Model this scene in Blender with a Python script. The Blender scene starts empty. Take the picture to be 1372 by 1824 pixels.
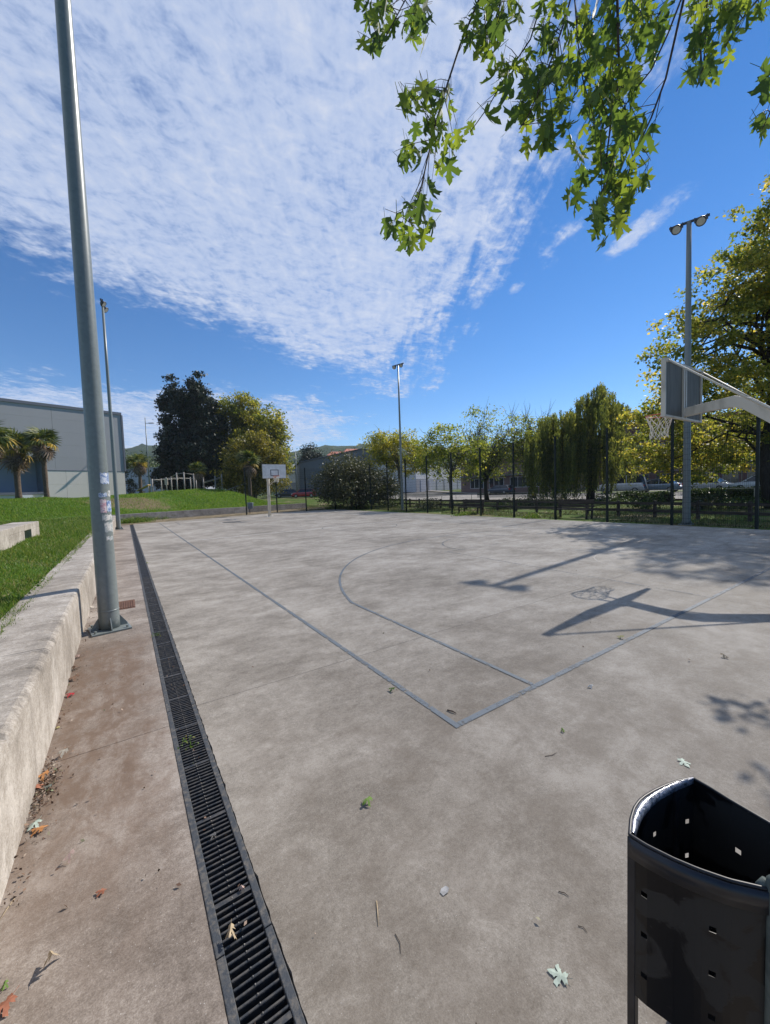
import bpy, bmesh, math, random
import numpy as np
from mathutils import Vector, Matrix

random.seed(7)
rng = np.random.default_rng(7)
SC = bpy.context.scene
COL = SC.collection

# ------------------------------------------------------------------ camera
FPX = 691.68            # focal length in pixels of a 1372 x 1824 picture
PITCH, ROLL, YAW = -0.0554, -0.0343, 0.5891
CAMP = np.array([-1.8784, -1.9833, 1.7004])
CF = np.array([math.sin(YAW) * math.cos(PITCH), math.cos(YAW) * math.cos(PITCH), math.sin(PITCH)])
_r = np.array([math.cos(YAW), -math.sin(YAW), 0.0])
_u = np.cross(_r, CF)
CR = _r * math.cos(ROLL) + _u * math.sin(ROLL)
CU = -_r * math.sin(ROLL) + _u * math.cos(ROLL)
cd = bpy.data.cameras.new('camera')
cd.sensor_fit = 'VERTICAL'
cd.sensor_height = 36.0
cd.lens = FPX / 1824.0 * 36.0
cd.clip_start = 0.05
cd.clip_end = 6000
cam = bpy.data.objects.new('camera', cd)
COL.objects.link(cam)
cam.matrix_world = Matrix(((CR[0], CU[0], -CF[0], CAMP[0]), (CR[1], CU[1], -CF[1], CAMP[1]),
                           (CR[2], CU[2], -CF[2], CAMP[2]), (0, 0, 0, 1)))
SC.camera = cam

# ------------------------------------------------------------------ world, sun, exposure
SUN_EL, SUN_AZ = math.radians(40.9), math.radians(83.2)     # azimuth from +Y towards +X
SUN = np.array([math.sin(SUN_AZ) * math.cos(SUN_EL), math.cos(SUN_AZ) * math.cos(SUN_EL), math.sin(SUN_EL)])
sl = bpy.data.lights.new('sun', 'SUN')
sl.energy = 5.0
sl.angle = math.radians(0.5)
sl.color = (1.0, 0.935, 0.85)
so = bpy.data.objects.new('sun', sl)
COL.objects.link(so)
so.rotation_euler = Vector(SUN).to_track_quat('Z', 'Y').to_euler()
so.location = (30, 10, 40)

SC.view_settings.view_transform = 'Standard'
SC.view_settings.look = 'None'
SC.view_settings.gamma = 1.0
SC.view_settings.use_curve_mapping = False
SC.view_settings.exposure = 0.36
SC.cycles.max_bounces = 8
SC.cycles.transparent_max_bounces = 12
SC.cycles.use_denoising = True
SC.cycles.sample_clamp_indirect = 6.0


class NT:
    """small helper to write node trees"""
    def __init__(self, tree):
        self.t = tree
        tree.nodes.clear()

    def n(self, kind, **kw):
        nd = self.t.nodes.new(kind)
        for k, v in kw.items():
            if k.startswith('i_'):
                nd.inputs[k[2:].replace('_', ' ')].default_value = v
            else:
                setattr(nd, k, v)
        return nd

    def l(self, a, b):
        self.t.links.new(a, b)

    def _in(self, nd, idx, v):
        if hasattr(v, 'is_linked') or hasattr(v, 'links'):
            self.l(v, nd.inputs[idx])
        else:
            nd.inputs[idx].default_value = v

    def math(self, op, a, b=0.0, c=0.0, clamp=False):
        nd = self.n('ShaderNodeMath', operation=op)
        nd.use_clamp = clamp
        self._in(nd, 0, a); self._in(nd, 1, b)
        if op in ('MULTIPLY_ADD', 'SMOOTH_MIN', 'WRAP'):
            self._in(nd, 2, c)
        return nd.outputs[0]

    def vmath(self, op, a, b=None):
        nd = self.n('ShaderNodeVectorMath', operation=op)
        self._in(nd, 0, a)
        if b is not None:
            self._in(nd, 1, b)
        return nd.outputs[0]

    def sstep(self, v, a, b, lo=0.0, hi=1.0):
        nd = self.n('ShaderNodeMapRange', interpolation_type='SMOOTHSTEP')
        self.l(v, nd.inputs[0])
        for i, x in enumerate((a, b, lo, hi)):
            nd.inputs[i + 1].default_value = x
        return nd.outputs[0]

    def noise(self, vec, scale, detail=4.0, rough=0.55, dist=0.0, loc=None, scl=None):
        if loc is not None or scl is not None:
            m = self.n('ShaderNodeMapping')
            self.l(vec, m.inputs[0])
            if loc is not None: m.inputs[1].default_value = loc
            if scl is not None: m.inputs[3].default_value = scl
            vec = m.outputs[0]
        nd = self.n('ShaderNodeTexNoise')
        self.l(vec, nd.inputs['Vector'])
        nd.inputs['Scale'].default_value = scale
        nd.inputs['Detail'].default_value = detail
        nd.inputs['Roughness'].default_value = rough
        nd.inputs['Distortion'].default_value = dist
        return nd.outputs[0]

    def mix(self, fac, a, b, blend='MIX'):
        nd = self.n('ShaderNodeMix', data_type='RGBA', blend_type=blend)
        self._in(nd, 0, fac)
        for i, v in ((6, a), (7, b)):
            if isinstance(v, tuple):
                nd.inputs[i].default_value = (v[0], v[1], v[2], 1)
            else:
                self.l(v, nd.inputs[i])
        return nd.outputs[2]

    def ramp(self, fac, stops):
        nd = self.n('ShaderNodeValToRGB')
        self.l(fac, nd.inputs[0])
        el = nd.color_ramp.elements
        while len(el) < len(stops):
            el.new(0.5)
        for e, (p, c) in zip(el, stops):
            e.position = p
            e.color = (c[0], c[1], c[2], 1)
        return nd.outputs[0]


world = bpy.data.worlds.new('World')
SC.world = world
world.use_nodes = True
w = NT(world.node_tree)
sky = w.n('ShaderNodeTexSky', sky_type='NISHITA')
sky.sun_disc = False
sky.sun_elevation = SUN_EL
sky.sun_rotation = SUN_AZ
sky.altitude = 200
sky.air_density = 1.0
sky.dust_density = 0.0
sky.ozone_density = 2.5
hsv = w.n('ShaderNodeHueSaturation')
hsv.inputs['Saturation'].default_value = 1.20
tint = w.n('ShaderNodeMix', data_type='RGBA', blend_type='MULTIPLY')
tint.inputs[0].default_value = 1.0
w.l(sky.outputs[0], tint.inputs[6])
tint.inputs[7].default_value = (0.94, 1.02, 1.17, 1)
w.l(tint.outputs[2], hsv.inputs['Color'])
bg = w.n('ShaderNodeBackground')
SKY_STRENGTH = 0.090
bg.inputs[1].default_value = SKY_STRENGTH
tc = w.n('ShaderNodeTexCoord')
sep = w.n('ShaderNodeSeparateXYZ')
w.l(tc.outputs['Generated'], sep.inputs[0])
zz = w.math('ADD', w.math('MAXIMUM', sep.outputs[2], 0.0), 0.06)
cu = w.math('DIVIDE', sep.outputs[0], zz)
cv = w.math('DIVIDE', sep.outputs[1], zz)
comb = w.n('ShaderNodeCombineXYZ')
w.l(cu, comb.inputs[0]); w.l(cv, comb.inputs[1])
P = comb.outputs[0]
wob = w.math('MULTIPLY', w.math('SUBTRACT', w.noise(P, 1.7, 5, 0.6), 0.5), 0.9)
fine = w.math('MULTIPLY', w.math('SUBTRACT', w.noise(P, 7.0, 5, 0.6, 0.6, scl=(1.0, 1.35, 1)), 0.5), 0.55)
edge_n = w.math('ADD', wob, fine)
smap = w.n('ShaderNodeMapping', vector_type='TEXTURE')
w.l(P, smap.inputs[0])
smap.inputs[2].default_value = (0, 0, math.radians(57))
smap.inputs[3].default_value = (0.75, 0.13, 1)
streak = w.math('MULTIPLY', w.math('SUBTRACT', w.noise(smap.outputs[0], 1.0, 5, 0.6, 0.4), 0.5), 1.3)
# the large altocumulus sheet: bounded towards the horizon and towards the sun
ea = w.math('SUBTRACT', w.math('MULTIPLY_ADD', cu, 0.34, 2.02), cv)
eb = w.math('SUBTRACT', w.math('MULTIPLY_ADD', cv, 0.46, 0.90), cu)
sheet = w.math('MULTIPLY', w.sstep(w.math('ADD', ea, edge_n), -0.22, 0.45), w.sstep(w.math('ADD', w.math('ADD', eb, edge_n), streak), -0.18, 0.60))
ef = w.math('ADD', cv, w.math('MULTIPLY', edge_n, 1.5))
sheet = w.math('MULTIPLY', sheet, w.sstep(ef, -0.75, 0.15))      # unseen cloud edge behind the viewer, added to cut the fill light
# low bank of cloud far away
ec = w.math('SUBTRACT', cv, w.math('MULTIPLY_ADD', cu, -0.10, 3.02))
ed = w.math('SUBTRACT', w.math('MULTIPLY_ADD', cv, 0.30, 1.15), cu)
bank = w.math('MULTIPLY', w.sstep(w.math('ADD', ec, w.math('MULTIPLY', edge_n, 2.2)), -0.1, 0.9),
              w.sstep(w.math('ADD', ed, w.math('MULTIPLY', edge_n, 2.0)), -0.2, 0.9))
bank = w.math('MULTIPLY', bank, 0.85)


def wisp(cx, cy, ang, rl, rw):
    m = w.n('ShaderNodeMapping', vector_type='TEXTURE')
    w.l(P, m.inputs[0])
    m.inputs[1].default_value = (cx, cy, 0)
    m.inputs[2].default_value = (0, 0, ang)
    m.inputs[3].default_value = (rl, rw, 1)
    ln = w.n('ShaderNodeVectorMath', operation='LENGTH')
    w.l(m.outputs[0], ln.inputs[0])
    return w.sstep(w.math('SUBTRACT', ln.outputs['Value'], w.math('MULTIPLY', edge_n, 1.5)), 1.15, 0.1)


wisps = w.math('MAXIMUM', wisp(1.57, 0.68, math.radians(64), 0.26, 0.075),
               w.math('MULTIPLY', wisp(1.50, 1.13, math.radians(80), 0.07, 0.05), 0.8))
wisps = w.math('MULTIPLY', wisps, 0.9)
cover = w.math('MAXIMUM', w.math('MAXIMUM', sheet, bank), wisps)
# cells and ripples inside the sheet
n1 = w.noise(P, 11.0, 6, 0.62, 0.7, scl=(1.0, 1.5, 1))
n2 = w.noise(P, 30.0, 4, 0.6, 0.4, loc=(3, 1, 0))
n4 = w.noise(smap.outputs[0], 2.6, 5, 0.65, 0.5)
n3 = w.noise(P, 3.2, 4, 0.55, 0.3, loc=(7, 2, 0))
tex = w.math('ADD', w.math('ADD', w.math('MULTIPLY', n1, 0.42), w.math('MULTIPLY', n2, 0.24)), w.math('ADD', w.math('MULTIPLY', n3, 0.26), w.math('MULTIPLY', n4, 0.24)))
dens = w.math('MULTIPLY', w.sstep(w.math('ADD', tex, w.math('MULTIPLY', cover, 0.34)), 0.60, 0.94), w.sstep(cover, 0.0, 0.35))
dens = w.math('MULTIPLY', dens, 0.84)
ccol = w.ramp(tex, [(0.35, (3.4, 4.5, 7.1)), (0.60, (5.0, 5.8, 7.6)), (0.74, (6.6, 7.0, 8.0))])
wcol = w.mix(dens, hsv.outputs[0], ccol)
w.l(wcol, bg.inputs[0])
wo = w.n('ShaderNodeOutputWorld')
w.l(bg.outputs[0], wo.inputs[0])


# ------------------------------------------------------------------ helpers
def ray(px, py):
    d = CF * FPX + CR * (px - 686.0) - CU * (py - 912.0)
    return d / np.linalg.norm(d)


def at(px, py, depth):
    """a world point seen at that photo position and that depth along the view axis"""
    d = ray(px, py)
    return CAMP + d * (depth / (d @ CF))


def on(px, py, z=0.0):
    """a world point at height z seen at that photo position"""
    d = ray(px, py)
    return CAMP + d * ((z - CAMP[2]) / d[2])


def tag(o, label=None, cat=None, group=None, kind=None):
    if label: o['label'] = label
    if cat: o['category'] = cat
    if group: o['group'] = group
    if kind: o['kind'] = kind
    return o


def empty(name, loc, rotz=0.0, parent=None):
    o = bpy.data.objects.new(name, None)
    o.empty_display_size = 0.2
    o.location = Vector(loc)
    o.rotation_euler = (0, 0, rotz)
    COL.objects.link(o)
    if parent: o.parent = parent
    return o


def link(name, me, mat, parent=None, loc=None, rot=None):
    o = bpy.data.objects.new(name, me)
    if mat is not None and len(me.materials) == 0:
        me.materials.append(mat)
    COL.objects.link(o)
    if parent is not None: o.parent = parent
    if loc is not None: o.location = Vector(loc)
    if rot is not None: o.rotation_euler = rot
    return o


class MB:
    def __init__(self):
        self.v = []; self.f = []; self.smooth = []

    def add(self, vs, fs, smooth=False):
        b = len(self.v)
        self.v.extend([tuple(map(float, p)) for p in vs])
        for f in fs:
            self.f.append(tuple(i + b for i in f)); self.smooth.append(smooth)
        return self

    def box(self, x0, x1, y0, y1, z0, z1):
        vs = [(x0, y0, z0), (x1, y0, z0), (x1, y1, z0), (x0, y1, z0), (x0, y0, z1), (x1, y0, z1), (x1, y1, z1), (x0, y1, z1)]
        return self.add(vs, [(0, 3, 2, 1), (4, 5, 6, 7), (0, 1, 5, 4), (1, 2, 6, 5), (2, 3, 7, 6), (3, 0, 4, 7)])

    def obox(self, c, ax, ay, az):
        """box with centre c and half axis vectors"""
        c, ax, ay, az = (np.array(t, float) for t in (c, ax, ay, az))
        vs = [c + sx * ax + sy * ay + sz * az for sz in (-1, 1) for sx, sy in ((-1, -1), (1, -1), (1, 1), (-1, 1))]
        return self.add(vs, [(0, 3, 2, 1), (4, 5, 6, 7), (0, 1, 5, 4), (1, 2, 6, 5), (2, 3, 7, 6), (3, 0, 4, 7)])

    def bar(self, a, b, wd, ht, up=(0, 0, 1)):
        a, b, up = np.array(a, float), np.array(b, float), np.array(up, float)
        d = b - a; L = np.linalg.norm(d); d /= L
        s = np.cross(d, up)
        if np.linalg.norm(s) < 1e-5: s = np.cross(d, (1, 0, 0))
        s /= np.linalg.norm(s); u = np.cross(s, d)
        return self.obox((a + b) / 2, d * L / 2, s * wd / 2, u * ht / 2)

    def tube(self, pts, rad, sides=8, caps=True, smooth=True):
        pts = [np.array(p, float) for p in pts]
        n = len(pts)
        if not hasattr(rad, '__len__'): rad = [rad] * n
        d0 = pts[1] - pts[0]
        ref = np.array((0, 0, 1.0)) if abs(d0[2]) < 0.9 * np.linalg.norm(d0) else np.array((1.0, 0, 0))
        vs = []
        s = None
        for i in range(n):
            d = pts[min(i + 1, n - 1)] - pts[max(i - 1, 0)]
            d = d / (np.linalg.norm(d) + 1e-12)
            s = np.cross(d, ref) if s is None else s - d * (s @ d)
            s = s / (np.linalg.norm(s) + 1e-12)
            t = np.cross(d, s)
            for k in range(sides):
                a = 2 * math.pi * k / sides
                vs.append(pts[i] + (s * math.cos(a) + t * math.sin(a)) * rad[i])
        fs = []
        for i in range(n - 1):
            for k in range(sides):
                k2 = (k + 1) % sides
                fs.append((i * sides + k, i * sides + k2, (i + 1) * sides + k2, (i + 1) * sides + k))
        self.add(vs, fs, smooth)
        if caps:
            b = len(self.v) - len(vs)
            self.f.append(tuple(b + k for k in reversed(range(sides)))); self.smooth.append(False)
            self.f.append(tuple(b + (n - 1) * sides + k for k in range(sides))); self.smooth.append(False)
        return self

    def mesh(self, name):
        me = bpy.data.meshes.new(name)
        me.from_pydata(self.v, [], self.f)
        me.polygons.foreach_set('use_smooth', self.smooth)
        me.update()
        return me

    def build(self, name, mat, parent=None, loc=None, rot=None, bevel=0.0):
        o = link(name, self.mesh(name), mat, parent, loc, rot)
        if bevel:
            m = o.modifiers.new('bevel', 'BEVEL'); m.width = bevel; m.segments = 2; m.limit_method = 'ANGLE'
        return o


def np_mesh(name, V, F, rnd=None, smooth=False):
    """V (N,3), F (M,k): mesh from arrays, with an optional per-face random value"""
    me = bpy.data.meshes.new(name)
    F = np.asarray(F, np.int32); k = F.shape[1]
    me.vertices.add(len(V)); me.vertices.foreach_set('co', np.asarray(V, np.float32).ravel())
    me.loops.add(F.size); me.loops.foreach_set('vertex_index', F.ravel())
    me.polygons.add(len(F))
    me.polygons.foreach_set('loop_start', np.arange(0, F.size, k, dtype=np.int32))
    me.polygons.foreach_set('loop_total', np.full(len(F), k, np.int32))
    if smooth: me.polygons.foreach_set('use_smooth', np.ones(len(F), bool))
    me.update(calc_edges=True)
    if rnd is not None:
        at_ = me.attributes.new('rnd', 'FLOAT', 'FACE')
        at_.data.foreach_set('value', np.asarray(rnd, np.float32))
    return me


# ------------------------------------------------------------------ materials
def new_mat(name):
    m = bpy.data.materials.new(name)
    m.use_nodes = True
    return m, NT(m.node_tree)


def finish(t, shader, disp=None):
    o = t.n('ShaderNodeOutputMaterial')
    t.l(shader, o.inputs[0])


def pos_of(t):
    return t.n('ShaderNodeNewGeometry').outputs['Position']


def principled(t, col, rough=0.6, spec=0.4, metal=0.0, normal=None, **kw):
    b = t.n('ShaderNodeBsdfPrincipled')
    if isinstance(col, tuple): b.inputs['Base Color'].default_value = (*col, 1)
    else: t.l(col, b.inputs['Base Color'])
    if isinstance(rough, (int, float)): b.inputs['Roughness'].default_value = rough
    else: t.l(rough, b.inputs['Roughness'])
    b.inputs['Specular IOR Level'].default_value = spec
    b.inputs['Metallic'].default_value = metal
    if normal is not None: t.l(normal, b.inputs['Normal'])
    for k, v in kw.items():
        b.inputs[k].default_value = v
    return b.outputs[0]


def bump(t, h, strength=0.3, dist=0.02):
    b = t.n('ShaderNodeBump')
    b.inputs['Strength'].default_value = strength
    b.inputs['Distance'].default_value = dist
    t.l(h, b.inputs['Height'])
    return b.outputs[0]


def simple(name, c1, c2=None, scale=4.0, rough=0.6, spec=0.4, metal=0.0, bmp=0.0, bscale=40.0, stretch=None, dist=0.01, lo=0.35, hi=0.65):
    m, t = new_mat(name)
    p = pos_of(t)
    c2 = c2 or tuple(x * 0.8 for x in c1)
    n = t.noise(p, scale, 5, 0.6, 0.3, scl=stretch)
    col = t.mix(t.sstep(n, lo, hi), c1, c2)
    nm = bump(t, t.noise(p, bscale, 4), bmp, dist) if bmp else None
    finish(t, principled(t, col, rough, spec, metal, nm))
    return m


def leaf_mat(name, stops, trans=0.45, tcol=1.6, rough=0.5, spec=0.3):
    m, t = new_mat(name)
    a = t.n('ShaderNodeAttribute'); a.attribute_name = 'rnd'
    col = t.ramp(a.outputs['Fac'], stops)
    b = principled(t, col, rough, spec)
    tr = t.n('ShaderNodeBsdfTranslucent')
    tm = t.mix(1.0, col, tcol if isinstance(tcol, tuple) else (tcol, tcol, tcol * 0.6), 'MULTIPLY')
    t.l(tm, tr.inputs[0])
    mx = t.n('ShaderNodeMixShader'); mx.inputs[0].default_value = trans
    t.l(b, mx.inputs[1]); t.l(tr.outputs[0], mx.inputs[2])
    finish(t, mx.outputs[0])
    return m


def concrete_mat(name, dark, mid, light, stain=None, stain_dir=(0.6, 1.0, 1.0), big=0.42, speck=True, face_streaks=False, pits=False):
    m, t = new_mat(name)
    p = pos_of(t)
    n1 = t.noise(p, big, 8, 0.68, 0.15)
    n2 = t.noise(p, 2.6, 9, 0.72, 0.15, scl=stain_dir)
    n3 = t.noise(p, 13.0, 7, 0.75, 0.1)
    n4 = t.noise(p, 150.0, 3, 0.7)
    n5 = t.noise(p, 48.0, 5, 0.75)
    s = t.math('ADD', t.math('ADD', t.math('MULTIPLY', n1, 0.34), t.math('MULTIPLY', n2, 0.30)),
               t.math('ADD', t.math('ADD', t.math('MULTIPLY', n3, 0.16), t.math('MULTIPLY', n5, 0.20)), t.math('MULTIPLY', n4, 0.20)))
    col = t.ramp(s, [(0.525, dark), (0.60, mid), (0.675, light)])
    # separate pale worn patches and small dark spots
    pale = t.sstep(t.noise(p, 5.5, 9, 0.75, 0.15, loc=(4, 9, 0), scl=stain_dir), 0.60, 0.74)
    col = t.mix(t.math('MULTIPLY', pale, 0.55), col, tuple(min(1, x * 1.22) for x in light))
    dk = t.sstep(t.noise(p, 1.9, 8, 0.7, 0.2, loc=(1, 5, 0)), 0.60, 0.78)
    col = t.mix(t.math('MULTIPLY', dk, 0.32), col, tuple(x * 0.72 for x in dark))
    if speck:
        v = t.n('ShaderNodeTexVoronoi'); t.l(p, v.inputs['Vector']); v.inputs['Scale'].default_value = 90.0
        sp = t.sstep(v.outputs['Distance'], 0.17, 0.10)
        gate = t.sstep(t.n('ShaderNodeSeparateColor').outputs[0], 0, 1)
        sc = t.n('ShaderNodeSeparateColor'); t.l(v.outputs['Color'], sc.inputs[0])
        g1 = t.math('GREATER_THAN', sc.outputs[0], 0.90)
        g2 = t.math('LESS_THAN', sc.outputs[0], 0.05)
        col = t.mix(t.math('MULTIPLY', t.math('MULTIPLY', sp, g1), 0.75), col, (0.62, 0.60, 0.56))
        col = t.mix(t.math('MULTIPLY', t.math('MULTIPLY', sp, g2), 0.6), col, (0.07, 0.06, 0.055))
    if face_streaks:
        vs = t.sstep(t.noise(p, 6.0, 7, 0.7, 0.3, scl=(1.0, 1.6, 0.16)), 0.50, 0.72)
        col = t.mix(t.math('MULTIPLY', vs, 0.34), col, tuple(x * 0.55 for x in dark))
    if pits:
        pn = t.noise(p, 34, 6, 0.75, 0.6)
        col = t.mix(t.math('MULTIPLY', t.sstep(pn, 0.56, 0.70), 0.6), col, tuple(x * 0.6 for x in dark))
        col = t.mix(t.math('MULTIPLY', t.sstep(pn, 0.44, 0.30), 0.4), col, tuple(min(1, x * 1.15) for x in light))
    if stain is not None:
        col = stain(t, p, col)
    h = t.math('ADD', t.math('MULTIPLY', n4, 0.5), t.math('MULTIPLY', n3, 0.9))
    nm = bump(t, h, 0.5, 0.006)
    rough = t.math('MULTIPLY_ADD', n3, 0.25, 0.62)
    finish(t, principled(t, col, rough, 0.22, 0, nm, **{'Diffuse Roughness': 0.6}))
    return m


def soil_stain(t, p, col):
    """brown soil washed against the wall on the walkway"""
    sp = t.n('ShaderNodeSeparateXYZ'); t.l(p, sp.inputs[0])
    wv = t.math('MULTIPLY', t.math('SUBTRACT', t.noise(p, 2.2, 6, 0.65, 0.4), 0.5), 1.3)
    fx = t.sstep(t.math('ADD', sp.outputs[0], t.math('MULTIPLY', wv, 0.55)), -1.66, -1.92)
    fy = t.math('MULTIPLY', t.sstep(t.math('ADD', sp.outputs[1], wv), 4.2, 3.1), t.sstep(t.math('ADD', sp.outputs[1], wv), -0.8, 1.0))
    f = t.math('MULTIPLY', t.math('MULTIPLY', fx, fy), t.math('MULTIPLY_ADD', t.sstep(t.noise(p, 5.0, 7, 0.72, 0.3, scl=(1.6, 0.7, 1), loc=(6, 2, 0)), 0.36, 0.60), 0.55, 0.36))
    brown = t.mix(t.noise(p, 16, 5, 0.7), (0.105, 0.068, 0.045), (0.235, 0.165, 0.118))
    return t.mix(f, col, brown)


M = {}
def near_brown(t, p, col):
    """brown blotches, growing stronger towards the near end of the court"""
    sp = t.n('ShaderNodeSeparateXYZ'); t.l(p, sp.inputs[0])
    wv = t.math('MULTIPLY', t.math('SUBTRACT', t.noise(p, 0.55, 7, 0.65, 0.5, loc=(2, 3, 0)), 0.5), 7.0)
    f = t.sstep(t.math('ADD', sp.outputs[1], wv), 2.6, -1.6)
    n = t.sstep(t.noise(p, 3.4, 7, 0.68, 0.6, loc=(8, 1, 0)), 0.38, 0.64)
    f = t.math('MULTIPLY', f, t.math('MULTIPLY_ADD', n, 0.38, 0.20))
    return t.mix(f, col, (0.155, 0.124, 0.093))


M['court'] = concrete_mat('court_concrete', (0.180, 0.156, 0.126), (0.300, 0.267, 0.223), (0.434, 0.394, 0.339), stain=near_brown)
M['walk'] = concrete_mat('walkway_concrete', (0.155, 0.126, 0.102), (0.265, 0.223, 0.186), (0.42, 0.37, 0.32), stain=soil_stain)
M['wall'] = concrete_mat('wall_concrete', (0.220, 0.192, 0.158), (0.350, 0.309, 0.260), (0.52, 0.475, 0.415), speck=False, face_streaks=True, big=0.9, pits=True)
M['farwall'] = concrete_mat('old_wall_concrete', (0.16, 0.145, 0.13), (0.27, 0.25, 0.23), (0.38, 0.36, 0.335), speck=False, face_streaks=True, big=0.6)
M['gap'] = simple('dirt_in_joint', (0.06, 0.05, 0.042), (0.12, 0.10, 0.08), 30, 0.95, 0.1, bmp=0.6)
M['soil'] = simple('soil', (0.10, 0.085, 0.05), (0.22, 0.175, 0.115), 1.5, 0.95, 0.1, bmp=0.6, bscale=12, dist=0.05)


def ground_mat():
    m, t = new_mat('ground_cover')
    p = pos_of(t)
    n = t.noise(p, 0.35, 7, 0.65, 0.6)
    n2 = t.noise(p, 4.0, 6, 0.7, 0.3)
    g = t.mix(n2, (0.035, 0.065, 0.012), (0.10, 0.15, 0.03))
    e = t.mix(n2, (0.14, 0.11, 0.065), (0.27, 0.22, 0.14))
    col = t.mix(t.sstep(n, 0.50, 0.66), g, e)
    finish(t, principled(t, col, 0.95, 0.1, 0, bump(t, t.noise(p, 9, 5), 0.8, 0.08)))
    return m


def turf_mat():
    m, t = new_mat('turf_soil')
    p = pos_of(t)
    n = t.noise(p, 0.5, 6, 0.6, 0.5)
    n2 = t.noise(p, 7.0, 6, 0.7, 0.3)
    g = t.mix(n2, (0.03, 0.07, 0.008), (0.085, 0.16, 0.02))
    e = t.mix(n2, (0.09, 0.075, 0.04), (0.20, 0.16, 0.09))
    col = t.mix(t.math('MULTIPLY', t.sstep(n, 0.58, 0.70), 0.8), g, e)
    v = t.n('ShaderNodeVectorMath', operation='LENGTH')
    t.l(t.vmath('MULTIPLY', t.vmath('SUBTRACT', p, (-1.6, 37.9, 1.4)), (0.30, 0.42, 0.2)), v.inputs[0])
    col = t.mix(t.sstep(t.math('ADD', v.outputs['Value'], t.math('MULTIPLY', t.math('SUBTRACT', t.noise(p, 0.8, 5, 0.6, 0.4), 0.5), 1.6)), 1.15, 0.6), col, e)
    finish(t, principled(t, col, 0.95, 0.1, 0, bump(t, t.noise(p, 14, 5), 0.8, 0.06)))
    return m


M['ground'] = ground_mat()
M['turf'] = turf_mat()
M['grass'] = leaf_mat('grass_blades', [(0.0, (0.040, 0.085, 0.013)), (0.45, (0.085, 0.155, 0.020)), (0.75, (0.135, 0.20, 0.032)), (0.90, (0.19, 0.21, 0.055)), (1.0, (0.32, 0.27, 0.12))], 0.4, 1.6)
M['drygrass'] = leaf_mat('dry_grass', [(0.0, (0.025, 0.045, 0.012)), (0.5, (0.065, 0.078, 0.026)), (1.0, (0.20, 0.165, 0.085))], 0.3, 1.2)
M['bankgrass'] = leaf_mat('bank_grass_blades', [(0.0, (0.045, 0.10, 0.013)), (0.5, (0.10, 0.185, 0.020)), (0.9, (0.16, 0.23, 0.035)), (1.0, (0.28, 0.26, 0.10))], 0.45, 1.8)
M['strawgrass'] = leaf_mat('straw_grass', [(0.0, (0.10, 0.10, 0.035)), (0.5, (0.24, 0.20, 0.09)), (1.0, (0.40, 0.33, 0.18))], 0.3, 1.2)
M['asphalt'] = simple('asphalt', (0.055, 0.055, 0.056), (0.085, 0.083, 0.08), 1.0, 0.85, 0.3, bmp=0.3, bscale=60)
M['paving'] = simple('paving', (0.27, 0.255, 0.235), (0.20, 0.185, 0.17), 1.2, 0.85, 0.3)


def galvanised(name, a, b, spec=0.5, metal=0.55, rough=0.42):
    m, t = new_mat(name)
    p = pos_of(t)
    v = t.n('ShaderNodeTexVoronoi'); t.l(p, v.inputs['Vector']); v.inputs['Scale'].default_value = 28
    sc = t.n('ShaderNodeSeparateColor'); t.l(v.outputs['Color'], sc.inputs[0])
    n = t.noise(p, 3, 5, 0.6, 0.2, scl=(1, 1, 0.25))
    f = t.math('ADD', t.math('MULTIPLY', sc.outputs[0], 0.3), t.math('MULTIPLY', n, 0.7))
    col = t.mix(f, a, b)
    stn = t.sstep(t.noise(p, 9, 6, 0.7, 0.2, scl=(1, 1, 0.35), loc=(2, 2, 2)), 0.62, 0.75)
    col = t.mix(t.math('MULTIPLY', stn, 0.35), col, (0.12, 0.12, 0.10))
    finish(t, principled(t, col, t.math('MULTIPLY_ADD', n, 0.2, rough - 0.1), spec, metal))
    return m


M['galv'] = galvanised('galvanised_steel', (0.130, 0.152, 0.150), (0.205, 0.230, 0.225), 0.45, 0.06, 0.36)
M['lamp_black'] = simple('lamp_housing', (0.035, 0.037, 0.042), (0.05, 0.05, 0.055), 5, 0.45, 0.5)
M['lamp_glass'] = simple('lamp_lens', (0.50, 0.49, 0.46), (0.40, 0.39, 0.37), 14, 0.35, 0.4)
M['iron'] = simple('cast_iron', (0.030, 0.034, 0.040), (0.085, 0.078, 0.070), 26, 0.50, 0.5, 0.3, bmp=0.35, bscale=90, dist=0.003)
M['frame_iron'] = simple('dusty_iron', (0.040, 0.046, 0.054), (0.115, 0.105, 0.092), 34, 0.7, 0.35, 0.0, bmp=0.6, bscale=120, dist=0.004, lo=0.42, hi=0.72)
M['rust'] = simple('rusty_iron', (0.17, 0.085, 0.055), (0.10, 0.06, 0.045), 20, 0.8, 0.3)
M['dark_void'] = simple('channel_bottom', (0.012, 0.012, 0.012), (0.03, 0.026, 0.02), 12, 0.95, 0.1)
M['fence_green'] = simple('green_fence_coating', (0.005, 0.011, 0.010), (0.009, 0.016, 0.014), 3, 0.6, 0.25)
M['wood_dark'] = simple('dark_timber', (0.035, 0.028, 0.023), (0.070, 0.058, 0.048), 3, 0.8, 0.25, stretch=(4, 0.5, 4))
M['wood_mid'] = simple('weathered_timber', (0.26, 0.245, 0.225), (0.38, 0.36, 0.34), 3, 0.8, 0.25, stretch=(4, 4, 0.6))
M['wood_yellow'] = simple('yellow_timber', (0.50, 0.36, 0.16), (0.42, 0.28, 0.12), 3, 0.7, 0.3)
M['hoop_paint'] = simple('weathered_white_paint', (0.50, 0.48, 0.43), (0.34, 0.325, 0.285), 3.5, 0.55, 0.4, stretch=(1, 1, 0.4), lo=0.45, hi=0.7)
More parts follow.
